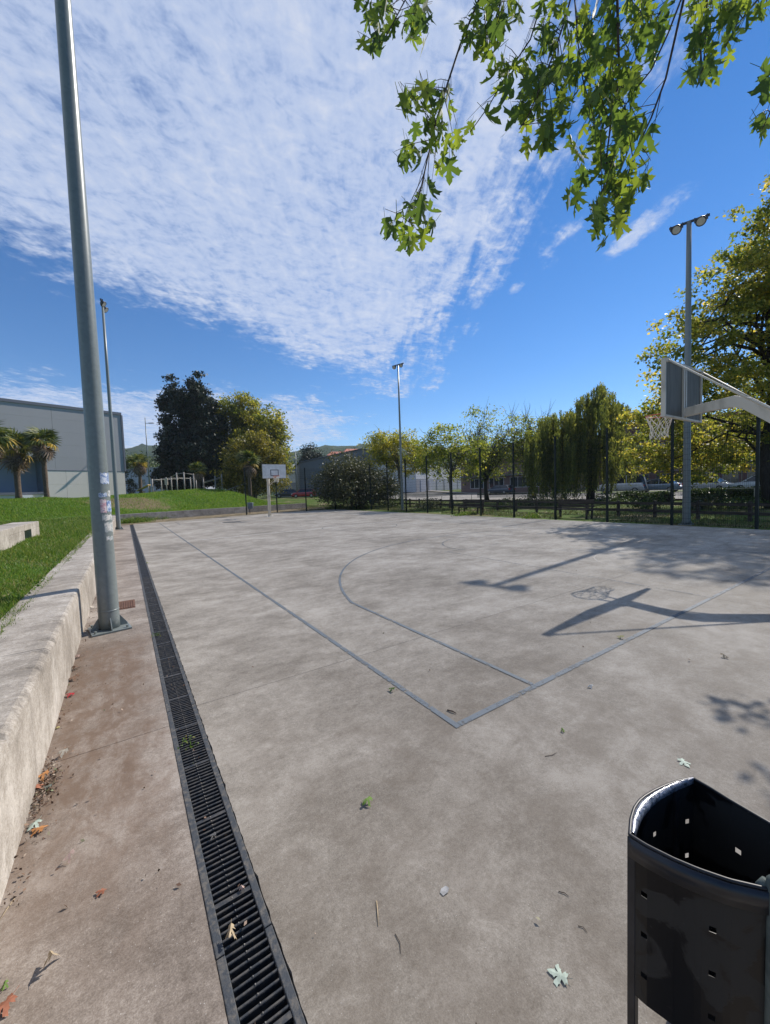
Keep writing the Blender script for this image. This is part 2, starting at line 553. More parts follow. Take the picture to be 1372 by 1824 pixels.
M['board_back'] = simple('board_back_panel', (0.085, 0.088, 0.078), (0.13, 0.13, 0.115), 5, 0.7, 0.3, stretch=(3, 3, 0.3))
M['board_white'] = simple('board_front_panel', (0.72, 0.72, 0.71), (0.60, 0.60, 0.59), 3, 0.5, 0.4)
M['board_mark'] = simple('board_black_marking', (0.02, 0.02, 0.024), None, 3, 0.6, 0.3)
M['orange'] = simple('hoop_orange', (0.55, 0.13, 0.07), (0.42, 0.12, 0.08), 10, 0.5, 0.4)
M['net'] = simple('net_cord', (0.72, 0.70, 0.64), (0.55, 0.52, 0.46), 20, 0.8, 0.2)
M['bark'] = simple('bark', (0.085, 0.070, 0.055), (0.16, 0.14, 0.115), 6, 0.9, 0.2, bmp=0.8, bscale=14, stretch=(3, 3, 0.5), dist=0.03)
M['bark_dark'] = simple('dark_bark', (0.022, 0.018, 0.015), (0.05, 0.042, 0.036), 6, 0.9, 0.2, bmp=0.8, bscale=14, stretch=(3, 3, 0.5), dist=0.03)
M['twig'] = simple('twig_bark', (0.045, 0.035, 0.030), (0.085, 0.07, 0.06), 15, 0.8, 0.2)
M['palm_bark'] = simple('palm_fibre', (0.075, 0.055, 0.042), (0.16, 0.125, 0.095), 9, 0.95, 0.1, bmp=1.0, bscale=18, stretch=(1, 1, 3), dist=0.04)


def line_mat(name, col, wear_lo, wear_hi, op=0.92):
    m, t = new_mat(name)
    p = pos_of(t)
    n = t.math('ADD', t.math('MULTIPLY', t.noise(p, 26, 6, 0.75, 0.3), 0.6), t.math('MULTIPLY', t.noise(p, 2.2, 4, 0.6, 0.3), 0.4))
    c = t.mix(t.noise(p, 7, 5), tuple(x * 0.85 for x in col), tuple(x * 1.12 for x in col))
    b = principled(t, c, 0.7, 0.3)
    tr = t.n('ShaderNodeBsdfTransparent')
    mx = t.n('ShaderNodeMixShader')
    t.l(t.math('MULTIPLY', t.sstep(n, wear_hi, wear_lo), op), mx.inputs[0])
    t.l(tr.outputs[0], mx.inputs[1]); t.l(b, mx.inputs[2])
    finish(t, mx.outputs[0])
    return m


M['line_blue'] = line_mat('worn_blue_grey_paint', (0.112, 0.134, 0.158), 0.49, 0.63)
M['line_faint'] = line_mat('faded_blue_grey_paint', (0.12, 0.14, 0.16), 0.42, 0.60, 0.75)
M['line_white'] = line_mat('faded_white_paint', (0.62, 0.60, 0.57), 0.50, 0.68, 0.85)
M['line_ghost'] = line_mat('ghost_white_paint', (0.50, 0.48, 0.45), 0.42, 0.60, 0.5)
M['glass'] = simple('window_glass', (0.02, 0.025, 0.032), (0.04, 0.05, 0.06), 0.7, 0.08, 0.6)
M['tyre'] = simple('tyre_rubber', (0.02, 0.02, 0.021), None, 8, 0.8, 0.3)
M['rim'] = simple('alloy_rim', (0.45, 0.46, 0.47), None, 8, 0.35, 0.5, 0.6)
M['red_lens'] = simple('tail_lamp', (0.45, 0.02, 0.02), None, 8, 0.2, 0.5)
M['clear_lens'] = simple('head_lamp', (0.75, 0.77, 0.8), None, 8, 0.12, 0.6)


def clad_mat(name, c, rough=0.55, rib=None, spec=0.4):
    m, t = new_mat(name)
    p = pos_of(t)
    n = t.noise(p, 0.25, 5, 0.6, 0.2)
    n2 = t.noise(p, 2.0, 5, 0.6, 0.2, scl=(1, 1, 0.2))
    col = t.mix(t.math('ADD', t.math('MULTIPLY', n, 0.6), t.math('MULTIPLY', n2, 0.4)), tuple(x * 0.90 for x in c), tuple(x * 1.08 for x in c))
    finish(t, principled(t, col, rough, spec))
    return m


M['clad_grey'] = clad_mat('grey_cladding', (0.35, 0.345, 0.35))
M['clad_trim'] = clad_mat('blue_grey_trim', (0.14, 0.15, 0.18))
M['panel_pale'] = clad_mat('pale_concrete_panel', (0.66, 0.61, 0.55), 0.8)
M['panel_recess'] = clad_mat('blue_grey_panel', (0.22, 0.265, 0.33))
M['door_white'] = clad_mat('white_roller_door', (0.75, 0.77, 0.80))
M['hall_dark'] = clad_mat('dark_grey_cladding', (0.16, 0.165, 0.17))
M['hall_roof'] = clad_mat('grey_roof_sheet', (0.13, 0.135, 0.145))
M['white_wall'] = clad_mat('white_wall', (0.70, 0.70, 0.71), 0.8)
M['grey_wall'] = clad_mat('grey_wall', (0.34, 0.35, 0.38), 0.8)
M['bluish_wall'] = clad_mat('blue_grey_wall', (0.42, 0.45, 0.52), 0.8)
M['brown_wall'] = clad_mat('brown_render', (0.24, 0.16, 0.145), 0.85)
M['brick_red'] = clad_mat('red_brown_brick', (0.125, 0.062, 0.052), 0.85)
M['tile_red'] = clad_mat('red_roof_tile', (0.42, 0.15, 0.10), 0.8)
M['roof_pale'] = clad_mat('pale_metal_roof', (0.60, 0.59, 0.58), 0.5)
M['win_frame'] = clad_mat('white_window_frame', (0.62, 0.62, 0.62), 0.6)
M['bin_black'] = None


# ------------------------------------------------------------------ foliage builders
def unit(a):
    return a / (np.linalg.norm(a, axis=-1, keepdims=True) + 1e-9)


def leaf_cloud(name, C, size, mat, parent=None, rnd=None, up=0.5, aspect=0.6, hang=None, kind=None):
    """many small folded leaf-shaped faces, each with its own direction"""
    C = np.asarray(C, float); N = len(C)
    size = np.broadcast_to(np.asarray(size, float), (N,)) * rng.uniform(0.7, 1.3, N)
    nrm = rng.normal(size=(N, 3)); nrm[:, 2] = np.abs(nrm[:, 2]) + up; nrm = unit(nrm)
    t = rng.normal(size=(N, 3))
    if hang is not None:
        t = t * (1 - hang) + np.array((0, 0, -1.0)) * hang * 2
        nrm = rng.normal(size=(N, 3))
    t = unit(t)
    b = unit(np.cross(nrm, t)); nn = np.cross(t, b)
    s = size[:, None]
    V = np.empty((N, 4, 3))
    V[:, 0] = C - t * s * 0.5
    V[:, 1] = C + b * s * aspect * 0.5 + nn * s * 0.10
    V[:, 2] = C + t * s * 0.5
    V[:, 3] = C - b * s * aspect * 0.5 + nn * s * 0.10
    F = np.arange(N * 4).reshape(N, 4)
    if rnd is None: rnd = rng.uniform(0, 1, N)
    o = link(name, np_mesh(name, V.reshape(-1, 3), F, rnd), mat, parent)
    if kind: o['kind'] = kind
    return o


def in_ellipsoids(ells, n, shell=0.55):
    """points in a union of ellipsoids (cx, cy, cz, rx, ry, rz), more towards the outside"""
    vol = np.array([e[3] * e[4] * e[5] for e in ells]) ** 0.75
    k = rng.choice(len(ells), n, p=vol / vol.sum())
    E = np.array(ells)[k]
    d = unit(rng.normal(size=(n, 3)))
    r = rng.uniform(0, 1, n) ** (1 / 3.0)
    r = shell + (1 - shell) * r
    keep = rng.uniform(0, 1, n) < 0.2
    r[keep] = rng.uniform(0.1, 0.8, keep.sum())
    return E[:, :3] + d * E[:, 3:] * r[:, None]


def limb_pts(a, b, sag=0.0, n=5, jit=0.05):
    a, b = np.array(a, float), np.array(b, float)
    L = np.linalg.norm(b - a)
    out = []
    for i in range(n + 1):
        f = i / n
        p = a + (b - a) * f
        p[2] += sag * L * math.sin(math.pi * f)
        if 0 < i < n: p += rng.normal(size=3) * jit * L
        out.append(p)
    return out


def make_tree(name, label, base, ells, mat, n_clumps, per, csize, lsize, trunk_r, group='trees around the court', limbs=12,
              twigs=0, bark='bark', fork=0.35, up=0.5, shell=0.55, flat=0.6, twig_up=0.0, trunk_top=None, sub=2, cat='tree'):
    base = np.array(base, float)
    root = empty(name, base)
    tag(root, label, cat, group)
    cl = in_ellipsoids(ells, n_clumps, shell)
    cl = cl[cl[:, 2] > base[2] + 0.3]
    ctr = np.array([e[:3] for e in ells]).mean(0)
    top = np.array(trunk_top if trunk_top is not None else (ctr * 0.75 + np.array((base[0], base[1], ctr[2])) * 0.25))
    mb = MB()
    tp = limb_pts(base, top, 0, 6, 0.012)
    nt = len(tp)
    tr = [trunk_r * (1.25 if i == 0 else 1.0 - 0.72 * i / (nt - 1)) for i in range(nt)]
    mb.tube([p - base for p in tp], tr, 10)
    order = rng.permutation(len(cl))[:limbs]
    ends = []
    for j in order:
        f = fork + (0.95 - fork) * rng.uniform() ** 1.1
        i = f * (nt - 1); i0 = int(i); st = tp[i0] + (tp[min(i0 + 1, nt - 1)] - tp[i0]) * (i - i0)
        pts = limb_pts(st, cl[j], 0.10, 5, 0.035)
        r0 = trunk_r * 0.42 * (1 - 0.5 * f)
        mb.tube([p - base for p in pts], [r0 * (1 - 0.85 * q / 5) for q in range(6)], 6, caps=False)
        ends.append(pts)
        for q in range(sub):
            k = rng.integers(2, 5)
            nb = cl[np.argsort(np.linalg.norm(cl - pts[k], axis=1))[rng.integers(1, 9) % len(cl)]]
            mb.tube([p - base for p in limb_pts(pts[k], nb, 0.05, 3, 0.04)], [r0 * 0.42, r0 * 0.3, r0 * 0.2, r0 * 0.08], 4, caps=False)
    for q in range(twigs):
        pts = ends[rng.integers(len(ends))]
        st = pts[rng.integers(2, 6)]
        d = unit(rng.normal(size=3) * np.array((0.7, 0.7, 0.5)) + np.array((0, 0, twig_up)))
        L = csize * rng.uniform(1.0, 3.2)
        mb.tube([p - base for p in limb_pts(st, st + d * L, 0.02, 3, 0.04)], [0.026, 0.020, 0.014, 0.006], 3, caps=False)
    mb.build('trunk', M[bark], root)
    N = len(cl) * per
    ci = np.repeat(np.arange(len(cl)), per)
    off = rng.normal(size=(N, 3)) * csize * np.array((0.5, 0.5, 0.5 * flat))
    crnd = rng.uniform(0, 1, len(cl))
    rnd = np.clip(0.55 * rng.uniform(0, 1, N) + 0.45 * crnd[ci], 0, 1)
    P_ = cl[ci] + off
    ok = P_[:, 2] > base[2] + 0.15
    leaf_cloud('crown', P_[ok] - base, lsize, mat, root, rnd[ok], up)
    return root


def ell(px, py, rx, ry, D, rd=None):
    c = at(px, py, D)
    k = D / FPX
    return (c[0], c[1], c[2], rx * k, (rd or rx) * k, ry * k)


M['leaf_plane'] = leaf_mat('plane_leaves', [(0.0, (0.055, 0.085, 0.019)), (0.32, (0.115, 0.142, 0.030)), (0.58, (0.22, 0.215, 0.043)), (0.86, (0.39, 0.31, 0.068)), (1.0, (0.46, 0.33, 0.088))], 0.5, 2.2)
M['leaf_plane_far'] = leaf_mat('far_plane_leaves', [(0.0, (0.045, 0.065, 0.016)), (0.4, (0.115, 0.135, 0.027)), (0.75, (0.25, 0.225, 0.042)), (1.0, (0.38, 0.30, 0.06))], 0.5, 2.1)
M['leaf_yellow'] = leaf_mat('yellow_leaves', [(0.0, (0.07, 0.10, 0.018)), (0.4, (0.17, 0.18, 0.028)), (0.75, (0.36, 0.31, 0.05)), (1.0, (0.46, 0.34, 0.07))], 0.5, 1.8)
M['leaf_green'] = leaf_mat('yellow_green_leaves', [(0.0, (0.05, 0.08, 0.016)), (0.45, (0.13, 0.165, 0.03)), (0.8, (0.27, 0.27, 0.045)), (1.0, (0.42, 0.35, 0.06))], 0.5, 1.9)
M['leaf_gold'] = leaf_mat('olive_gold_leaves', [(0.0, (0.04, 0.045, 0.013)), (0.4, (0.10, 0.10, 0.022)), (0.8, (0.25, 0.21, 0.04)), (1.0, (0.40, 0.30, 0.06))], 0.4, 1.5)
M['leaf_conifer'] = leaf_mat('dark_conifer_sprays', [(0.0, (0.012, 0.022, 0.014)), (0.6, (0.024, 0.040, 0.024)), (1.0, (0.042, 0.058, 0.032))], 0.08, 1.0)
M['leaf_olive'] = leaf_mat('olive_grey_leaves', [(0.0, (0.035, 0.042, 0.020)), (0.6, (0.08, 0.088, 0.045)), (1.0, (0.15, 0.145, 0.08))], 0.25, 1.2)
M['leaf_willow'] = leaf_mat('willow_leaves', [(0.0, (0.05, 0.07, 0.02)), (0.5, (0.115, 0.135, 0.035)), (1.0, (0.25, 0.24, 0.065))], 0.5, 1.8)
M['leaf_hedge'] = leaf_mat('hedge_leaves', [(0.0, (0.02, 0.04, 0.012)), (0.6, (0.05, 0.085, 0.022)), (1.0, (0.11, 0.14, 0.04))], 0.25, 1.2)
M['leaf_maple'] = leaf_mat('maple_leaves', [(0.0, (0.034, 0.062, 0.032)), (0.5, (0.058, 0.092, 0.036)), (1.0, (0.105, 0.140, 0.040))], 0.38, (4.2, 3.9, 1.1), 0.65, 0.12)
M['frond_green'] = leaf_mat('palm_fan_green', [(0.0, (0.03, 0.06, 0.02)), (0.6, (0.07, 0.10, 0.03)), (1.0, (0.22, 0.22, 0.06))], 0.3, 1.3)
M['frond_yellow'] = leaf_mat('palm_fan_yellow', [(0.0, (0.20, 0.16, 0.03)), (1.0, (0.45, 0.30, 0.05))], 0.3, 1.2)
M['frond_dead'] = leaf_mat('palm_fan_dead', [(0.0, (0.10, 0.07, 0.05)), (0.7, (0.24, 0.18, 0.13)), (1.0, (0.38, 0.27, 0.17))], 0.2, 1.0)


# ================================================================== THE SETTING
def sm(t):
    t = np.clip(t, 0, 1)
    return t * t * (3 - 2 * t)


WL0 = np.array((-7.0, 31.4)); WLA = np.array((0.934, 0.357)); WLN = np.array((-0.357, 0.934))


def h_ground(x, y):
    h = 1.0 * sm((y - 42) / 22.0) + 0.45 * sm((x - 32) / 14.0) - 0.035
    inside = (x > -3.2) & (x < 15.9) & (y < 32.8) & (y > -30)
    h = np.where(inside, -0.16, h)
    return np.where((x <= -2.7) & (y < 60), -0.25, h)


def h_bank(s, d):
    A = 1.45 + 0.45 * np.exp(-((s - 15.5) / 4.5) ** 2) - 0.12 * np.exp(-((s - 6) / 3.0) ** 2)
    A = A * sm((24.2 - s) / 6.5)
    b = 0.05 * np.sin(s * 1.3 + 0.7 * d) + 0.04 * np.sin(s * 0.6 - d * 1.1 + 1)
    return 0.50 + A * sm((d + 0.2) / 7.0) + b * sm(d / 3.0) * sm((24.2 - s) / 4) - 0.5 * sm((s - 22.3) / 1.9)


def sd(x, y):
    q = np.array((x, y)) - WL0
    return q @ WLA, q @ WLN


def z_at(x, y):
    s, d = sd(x, y)
    g = float(h_ground(np.array(x), np.array(y)))
    if d > 0.15 and s < 24.2:
        return max(float(h_bank(np.array(s), np.array(d))), g)
    return g


def h_terrace(x, y):
    h = 0.56 + 0.10 * sm((-2.9 - x) / 1.2) + 0.36 * sm((-4.45 - x) / 0.4) * sm((18.0 - y) / 3.0)
    h = h + 0.8 * sm((-6.5 - x) / 8.0) * sm((24 - y) / 10.0)
    return h + 0.02 * np.sin(x * 3.1 + y * 1.7) * sm((-3.1 - x) / 0.5)


def grid_mesh(name, xs, ys, hf, mat, to=None, **kw):
    X, Y = np.meshgrid(xs, ys)
    Z = hf(X, Y)
    if to is not None: X, Y = to(X, Y)
    V = np.stack([X, Y, Z], -1).reshape(-1, 3)
    nx, ny = len(xs), len(ys)
    i = np.arange(nx - 1)[None, :] + nx * np.arange(ny - 1)[:, None]
    F = np.stack([i, i + 1, i + nx + 1, i + nx], -1).reshape(-1, 4)
    o = link(name, np_mesh(name, V, F, smooth=True), mat)
    return tag(o, **kw)


def axis(lo, hi, fine_lo, fine_hi, step):
    a = list(np.arange(fine_lo, fine_hi + 1e-6, step))
    g = step
    x = fine_hi
    while x < hi:
        g *= 1.45; x += g; a.append(min(x, hi))
    g = step; x = fine_lo; pre = []
    while x > lo:
        g *= 1.45; x -= g; pre.append(max(x, lo))
    return np.array(sorted(set(np.round(pre + a, 4))))


grid_mesh('ground', np.sort(np.append(axis(-1800, 1800, -6, 70, 1.0), (-2.75, -2.65, 15.95))), axis(-1800, 1800, -8, 80, 1.0), h_ground, M['ground'],
          label='grass and bare earth ground around the sports court', kind='structure')
grid_mesh('grass_bank', axis(-60, 24.2, -14, 24.2, 0.4), np.concatenate([np.arange(0.16, 12, 0.35), np.arange(12, 90, 3.0)]),
          h_bank, M['turf'], to=lambda s, d: (WL0[0] + WLA[0] * s + WLN[0] * d, WL0[1] + WLA[1] * s + WLN[1] * d),
          label='green grass bank rising behind the low far wall', kind='structure')


def terr_to(a, b):
    lim = WL0[1] + (a - WL0[0]) * WLA[1] / WLA[0] + 0.25
    return a, -9 + b * (lim + 9)


grid_mesh('grass_terrace', np.concatenate([np.arange(-2.80, -8, -0.15), np.arange(-8, -45, -1.0)]), np.linspace(0, 1, 130),
          lambda a, b: h_terrace(*terr_to(a, b)), M['turf'], to=terr_to,
          label='grass terrace on top of the near seat wall', kind='structure')

# ---- hills far away
PXS = np.concatenate([np.arange(-2600, -200, 60), np.arange(-200, 1500, 9), np.arange(1500, 3600, 60)])


def ridge(px):
    h = 70 + 18 * sm((420 - px) / 160) + 4 * np.sin(px * 0.021) + 1.5 * np.sin(px * 0.047 + 1) + 0.7 * np.sin(px * 0.13) + 7 * np.exp(-((px - 585) / 60.0) ** 2)
    return h


ds = np.concatenate([np.linspace(115, 400, 14), np.linspace(440, 1000, 12), np.linspace(1100, 1400, 3)])
V = []
jit = rng.normal(size=(len(ds), len(PXS)))
for i, d in enumerate(ds):
    for j, px in enumerate(PXS):
        dh = ray(px, 880) * np.array((1, 1, 0)); dh /= np.linalg.norm(dh); q = CAMP + dh * d; cfac = max(0.35, dh @ CF)
        f = sm((d - 110) / 900.0) if d <= 1000 else 1.0 - 0.25 * (d - 1000) / 400
        hgt = 0.6 + f * ridge(px) / FPX * 1000 * cfac
        V.append((q[0], q[1], hgt * (1 + 0.012 * jit[i, j] + 0.02 * math.sin(d * 0.03 + px * 0.01)) + (0.5 * jit[i, j] if d > 300 else 0)))
nx = len(PXS); i = np.arange(nx - 1)[None, :] + nx * np.arange(len(ds) - 1)[:, None]
Fh = np.stack([i, i + 1, i + nx + 1, i + nx], -1).reshape(-1, 4)


def hill_mat():
    m, t = new_mat('wooded_hillside')
    p = pos_of(t)
    n = t.noise(p, 0.05, 8, 0.75, 0.4)
    n2 = t.noise(p, 0.012, 4, 0.6, 0.2)
    col = t.mix(t.sstep(n, 0.35, 0.65), (0.018, 0.036, 0.020), (0.055, 0.085, 0.040))
    col = t.mix(t.sstep(n2, 0.60, 0.72), col, (0.10, 0.13, 0.06))
    finish(t, principled(t, col, 0.95, 0.05, 0, bump(t, n, 1.0, 6.0)))
    return m


tag(link('hills', np_mesh('hills', V, Fh, smooth=True), hill_mat()), 'dark wooded hills on the skyline', kind='structure')

# ---- road and pavement beyond the rail fence
RD0 = np.array((42.6, 17.0)); RDV = np.array((-0.055, 0.998)); RDN = np.array((0.998, 0.055))


def strip(name, t0, t1, o0, o1, dz, mat, label, no=5):
    return grid_mesh(name, np.linspace(o0, o1, no), np.arange(t0, t1, 2.0), lambda o, t: h_ground(RD0[0] + RDN[0] * o + RDV[0] * t, RD0[1] + RDN[1] * o + RDV[1] * t) + dz,
                     mat, to=lambda o, t: (RD0[0] + RDN[0] * o + RDV[0] * t, RD0[1] + RDN[1] * o + RDV[1] * t), label=label, kind='structure')


strip('road', -90, 60, -3.6, 7.0, 0.05, M['asphalt'], 'asphalt street with parked cars beyond the rail fence', 8)
strip('pavement', -90, 60, -7.2, -3.6, 0.16, M['paving'], 'pale pavement on the court side of the street')
strip('pavement', -90, 60, 7.0, 9.5, 0.17, M['paving'], 'pale pavement along the building fronts')
yard = MB()
ya = [at(745, 884, 62), at(850, 884, 52), at(850, 880, 80), at(735, 880, 90)]
yard.add([(q[0], q[1], float(h_ground(q[0], q[1])) + 0.09) for q in ya], [(0, 1, 2, 3)])
tag(yard.build('yard_paving', M['paving']), 'pale paved yard in front of the white warehouse', kind='structure')

# ---- the court: concrete slabs with recessed joints
court = empty('court', (0, 0, 0))
tag(court, 'weathered concrete sports court with worn blue grey lines', kind='structure')
XJ = [-1.4935, 5.02, 10.04, 15.35]
YJ = [-14, -6.2, 1.46, 8.4, 15.6, 22.4, 29.4, 33.0]


def slab(x0, x1, y0, y1, mat, parent, ragged_left=0.0, ragged_right=0.0, name='slab'):
    g = 0.0022
    x0 += g; x1 -= g; y0 += g; y1 -= g
    n = max(2, int((y1 - y0) / 0.035)) if (ragged_left or ragged_right) and y0 < 9 else (max(2, int((y1 - y0) / 0.2)) if ragged_left or ragged_right else 2)
    ys = np.linspace(y0, y1, n)

    def rag(amp):
        if not amp: return np.zeros(n)
        a = np.zeros(n)
        for k, (fr, am) in enumerate(((2.1, .25), (7.3, .3), (19.7, .5), (33., .5))):
            a += am * np.sin(ys * fr * 2.3 + k * 1.7 + x0) * rng.uniform(0.3, 1.0, n)
        return amp * (0.3 + np.clip(a, -0.3, 1.6))
    L = x0 + rag(ragged_left); R_ = x1 - rag(ragged_right)
    vs = []
    for k in range(n):
        vs += [(L[k], ys[k], 0), (R_[k], ys[k], 0), (L[k], ys[k], -0.1), (R_[k], ys[k], -0.1)]
    fs = []
    for k in range(n - 1):
        a, b = 4 * k, 4 * k + 4
        fs += [(a, a + 1, b + 1, b), (a, b, b + 2, a + 2), (a + 1, a + 3, b + 3, b + 1)]
    fs += [(0, 2, 3, 1), (4 * n - 4, 4 * n - 3, 4 * n - 1, 4 * n - 2)]
    return MB().add(vs, fs).build(name, mat, parent)


for i in range(len(XJ) - 1):
    for j in range(len(YJ) - 1):
        slab(XJ[i], XJ[i + 1], YJ[j], YJ[j + 1], M['court'], court, ragged_left=0.0075 if i == 0 else 0)
walk = empty('walkway', (0, 0, 0))
tag(walk, 'soil stained concrete strip between the seat wall and the drain', kind='structure')
WJ = [-14, -8.6, -3.4, 1.28, 5.0, 9.6, 14.4, 19.2, 24.0, 28.7]
for j in range(len(WJ) - 1):
    slab(-2.46, -1.6985, WJ[j], WJ[j + 1], M['walk'], walk, ragged_right=0.0016)
MB().box(-2.6, -1.706, -14, 33.4, -0.14, -0.102).box(-1.488, 15.8, -14, 33.4, -0.14, -0.102).box(-1.7059, -1.4881, 28.71, 33.4, -0.14, -0.102).build('joint_filler', M['gap'], court)

# painted lines: thin sheets 4 mm above the slab
Z4 = 0.004


def ribbon(pts, wd):
    mb = MB(); pts = [np.array(p, float) for p in pts]; vs = []
    for i, p in enumerate(pts):
        d = pts[min(i + 1, len(pts) - 1)] - pts[max(i - 1, 0)]; d /= np.linalg.norm(d)
        nrm = np.array((-d[1], d[0]))
        vs += [(*(p + nrm * wd / 2), Z4), (*(p - nrm * wd / 2), Z4)]
    mb.add(vs, [(2 * i, 2 * i + 1, 2 * i + 3, 2 * i + 2) for i in range(len(pts) - 1)])
    return mb


def arc(cx, cy, r, a0, a1, n=40):
    return [(cx + r * math.cos(math.radians(a0 + (a1 - a0) * k / n)), cy + r * math.sin(math.radians(a0 + (a1 - a0) * k / n))) for k in range(n + 1)]


def line(pts, wd, mat, label):
    o = ribbon(pts, wd).build('court_line', M[mat])
    tag(o, label, kind='structure')
    # marks lie in the order they were painted, each a hair above the last
    line.k += 1
    o.location.z = 0.0006 * line.k
    return o


line.k = 0
line([(0, -0.025), (0, 28.5)], 0.046, 'line_blue', 'blue grey sideline along the drain')
line([(0.026, 0), (15, 0)], 0.05, 'line_blue', 'blue grey baseline under the near hoop')
a_end = math.degrees(math.asin((3.22 - 1.575) / 6.78))
line([(0.922, 0.03), (0.922, 3.22)] + arc(7.5, 1.575, 6.78, 180 - a_end, 60, 60), 0.043, 'line_blue', 'blue grey three point line near the drain')
line(arc(7.5, 1.575, 6.78, 60, a_end, 40) + [(14.08, 3.22), (14.08, 0.03)], 0.05, 'line_faint', 'faded three point line on the fence side')
line([(5.06, 0.03), (5.22, 5.70), (9.78, 5.70), (9.94, 0.03)], 0.035, 'line_faint', 'thin key lines under the near hoop')
line(arc(7.5, 5.73, 1.8, 180, 0), 0.05, 'line_faint', 'free throw half circle at the near key')
line(arc(7.5, 1.575, 1.25, 170, 20), 0.03, 'line_ghost', 'faded white arc under the near hoop')
line([(0, 28.5), (15, 28.5)], 0.05, 'line_faint', 'faded baseline under the far hoop')
line([(0.45, 14.7), (11.5, 15.4)], 0.09, 'line_white', 'faded white line across the middle of the court')
line(arc(7.5, 14.3, 1.8, 0, 360, 60), 0.05, 'line_faint', 'faded centre circle of the court')
line([(0.92, 28.4), (0.92, 25.3)] + arc(7.5, 26.9, 6.75, 194, 346, 70) + [(14.08, 25.3), (14.08, 28.4)], 0.05, 'line_faint', 'faded three point line at the far hoop')
line([(15, 0.03), (15, 28.5)], 0.05, 'line_faint', 'faded sideline along the wire fence')

# ---- drain channel along the sideline
drain = empty('drain_channel', (-1.597, 0, 0))
tag(drain, 'long dark cast iron drain grating running along the court edge', 'drain')
X0, X1 = -1.700, -1.494
ch = MB()
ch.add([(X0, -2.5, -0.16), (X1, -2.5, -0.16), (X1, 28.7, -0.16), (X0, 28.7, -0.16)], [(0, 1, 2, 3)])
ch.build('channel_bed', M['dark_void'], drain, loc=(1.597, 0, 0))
for nm, a, b in (('edge_rail', X0, X0 + 0.031), ('edge_rail', X1 - 0.029, X1)):
    for k in range(0, 32):
        y0 = -2.5 + k * 1.0
        if y0 > 28.2: break
        mb = MB().box(a, b, y0 + 0.002, min(28.7, y0 + 0.998), -0.12, 0.002 + 0.0012 * (k % 3))
        mb.build(nm, M['frame_iron'], drain, loc=(1.597, 0, 0), bevel=0.003 if y0 < 4 else 0)
bar = MB()
hw = (X1 - 0.030 - X0 - 0.032) / 2
bar.box(-hw, hw, -0.0048, 0.0048, -0.03, -0.0035)
bar.tube([(-hw, 0, -0.0045), (hw, 0, -0.0045)], 0.0052, 6, False)
bar.add([(-0.006 + 0.004 * math.cos(a), 0.004 * math.sin(a), 0.0024) for a in (0, 1.57, 3.14, 4.71)] + [(-0.006, 0, 0.0045)], [(0, 1, 4), (1, 2, 4), (2, 3, 4), (3, 0, 4)])
bar_me = bar.mesh('grate_bar')
PITCHB = 0.0296
rest = MB()
nb = 0
y = -0.98
while y < 28.65:
    if nb < 300:
        link('grate_bar', bar_me, M['iron'], drain, loc=(0.0015, y, -0.001 + rng.uniform(-0.0012, 0.0012)), rot=(rng.normal() * 0.04, 0, rng.normal() * 0.004))
    else:
        rest.box(-hw, hw, y - 0.0065, y + 0.0065, -0.03, -0.002)
    nb += 1
    y += PITCHB
for k in range(52):
    yy = -2.49 + k * PITCHB
    if yy < -1.0: rest.box(-hw, hw, yy - 0.0065, yy + 0.0065, -0.03, -0.002)
tag(rest.build('grate_bars', M['iron'], drain), kind='stuff')
for k in range(60):
    yy = -2.3 + k * 0.5
    if yy > 28.5: break
    MB().box(-hw, hw, yy - 0.010, yy + 0.010, -0.03, 0.0005).build('cross_web', M['iron'], drain)

gr = empty('gully_grate', (-1.965, 5.52, 0))
tag(gr, 'small rusty gully grate set in the walkway beside the tall pole', 'drain grate')
g = MB().box(-0.13, 0.13, -0.29, 0.29, -0.09, 0.003)
g.build('frame', M['rust'], gr)
for k in range(8):
    MB().box(-0.11 + k * 0.0315 - 0.009, -0.11 + k * 0.0315 + 0.009, -0.26, 0.26, 0.0032, 0.012).build('bar', M['rust'], gr)
for px, py, r in ((393, 922, 0.45), (413, 930, 0.5)):
    q = on(px, py); mh = empty('manhole_cover', (q[0], q[1], 0.0))
    tag(mh, 'dark round manhole cover flush with the far court, ' + ('nearer the sideline joint' if px == 413 else 'closer to the far wall'), 'manhole cover')
    mb = MB(); mb.tube([(0, 0, -0.02), (0, 0, 0.006)], r, 24, True, False); mb.build('lid', M['iron'], mh)
    mb = MB(); mb.tube([(0, 0, -0.02), (0, 0, 0.0035)], r + 0.06, 24, True, False); mb.build('rim', M['frame_iron'], mh)

# ---- near seat wall
swall = empty('seat_wall', (-2.67, 0, 0))
tag(swall, 'low weathered concrete seat wall with chipped edge beside the walkway', 'wall')


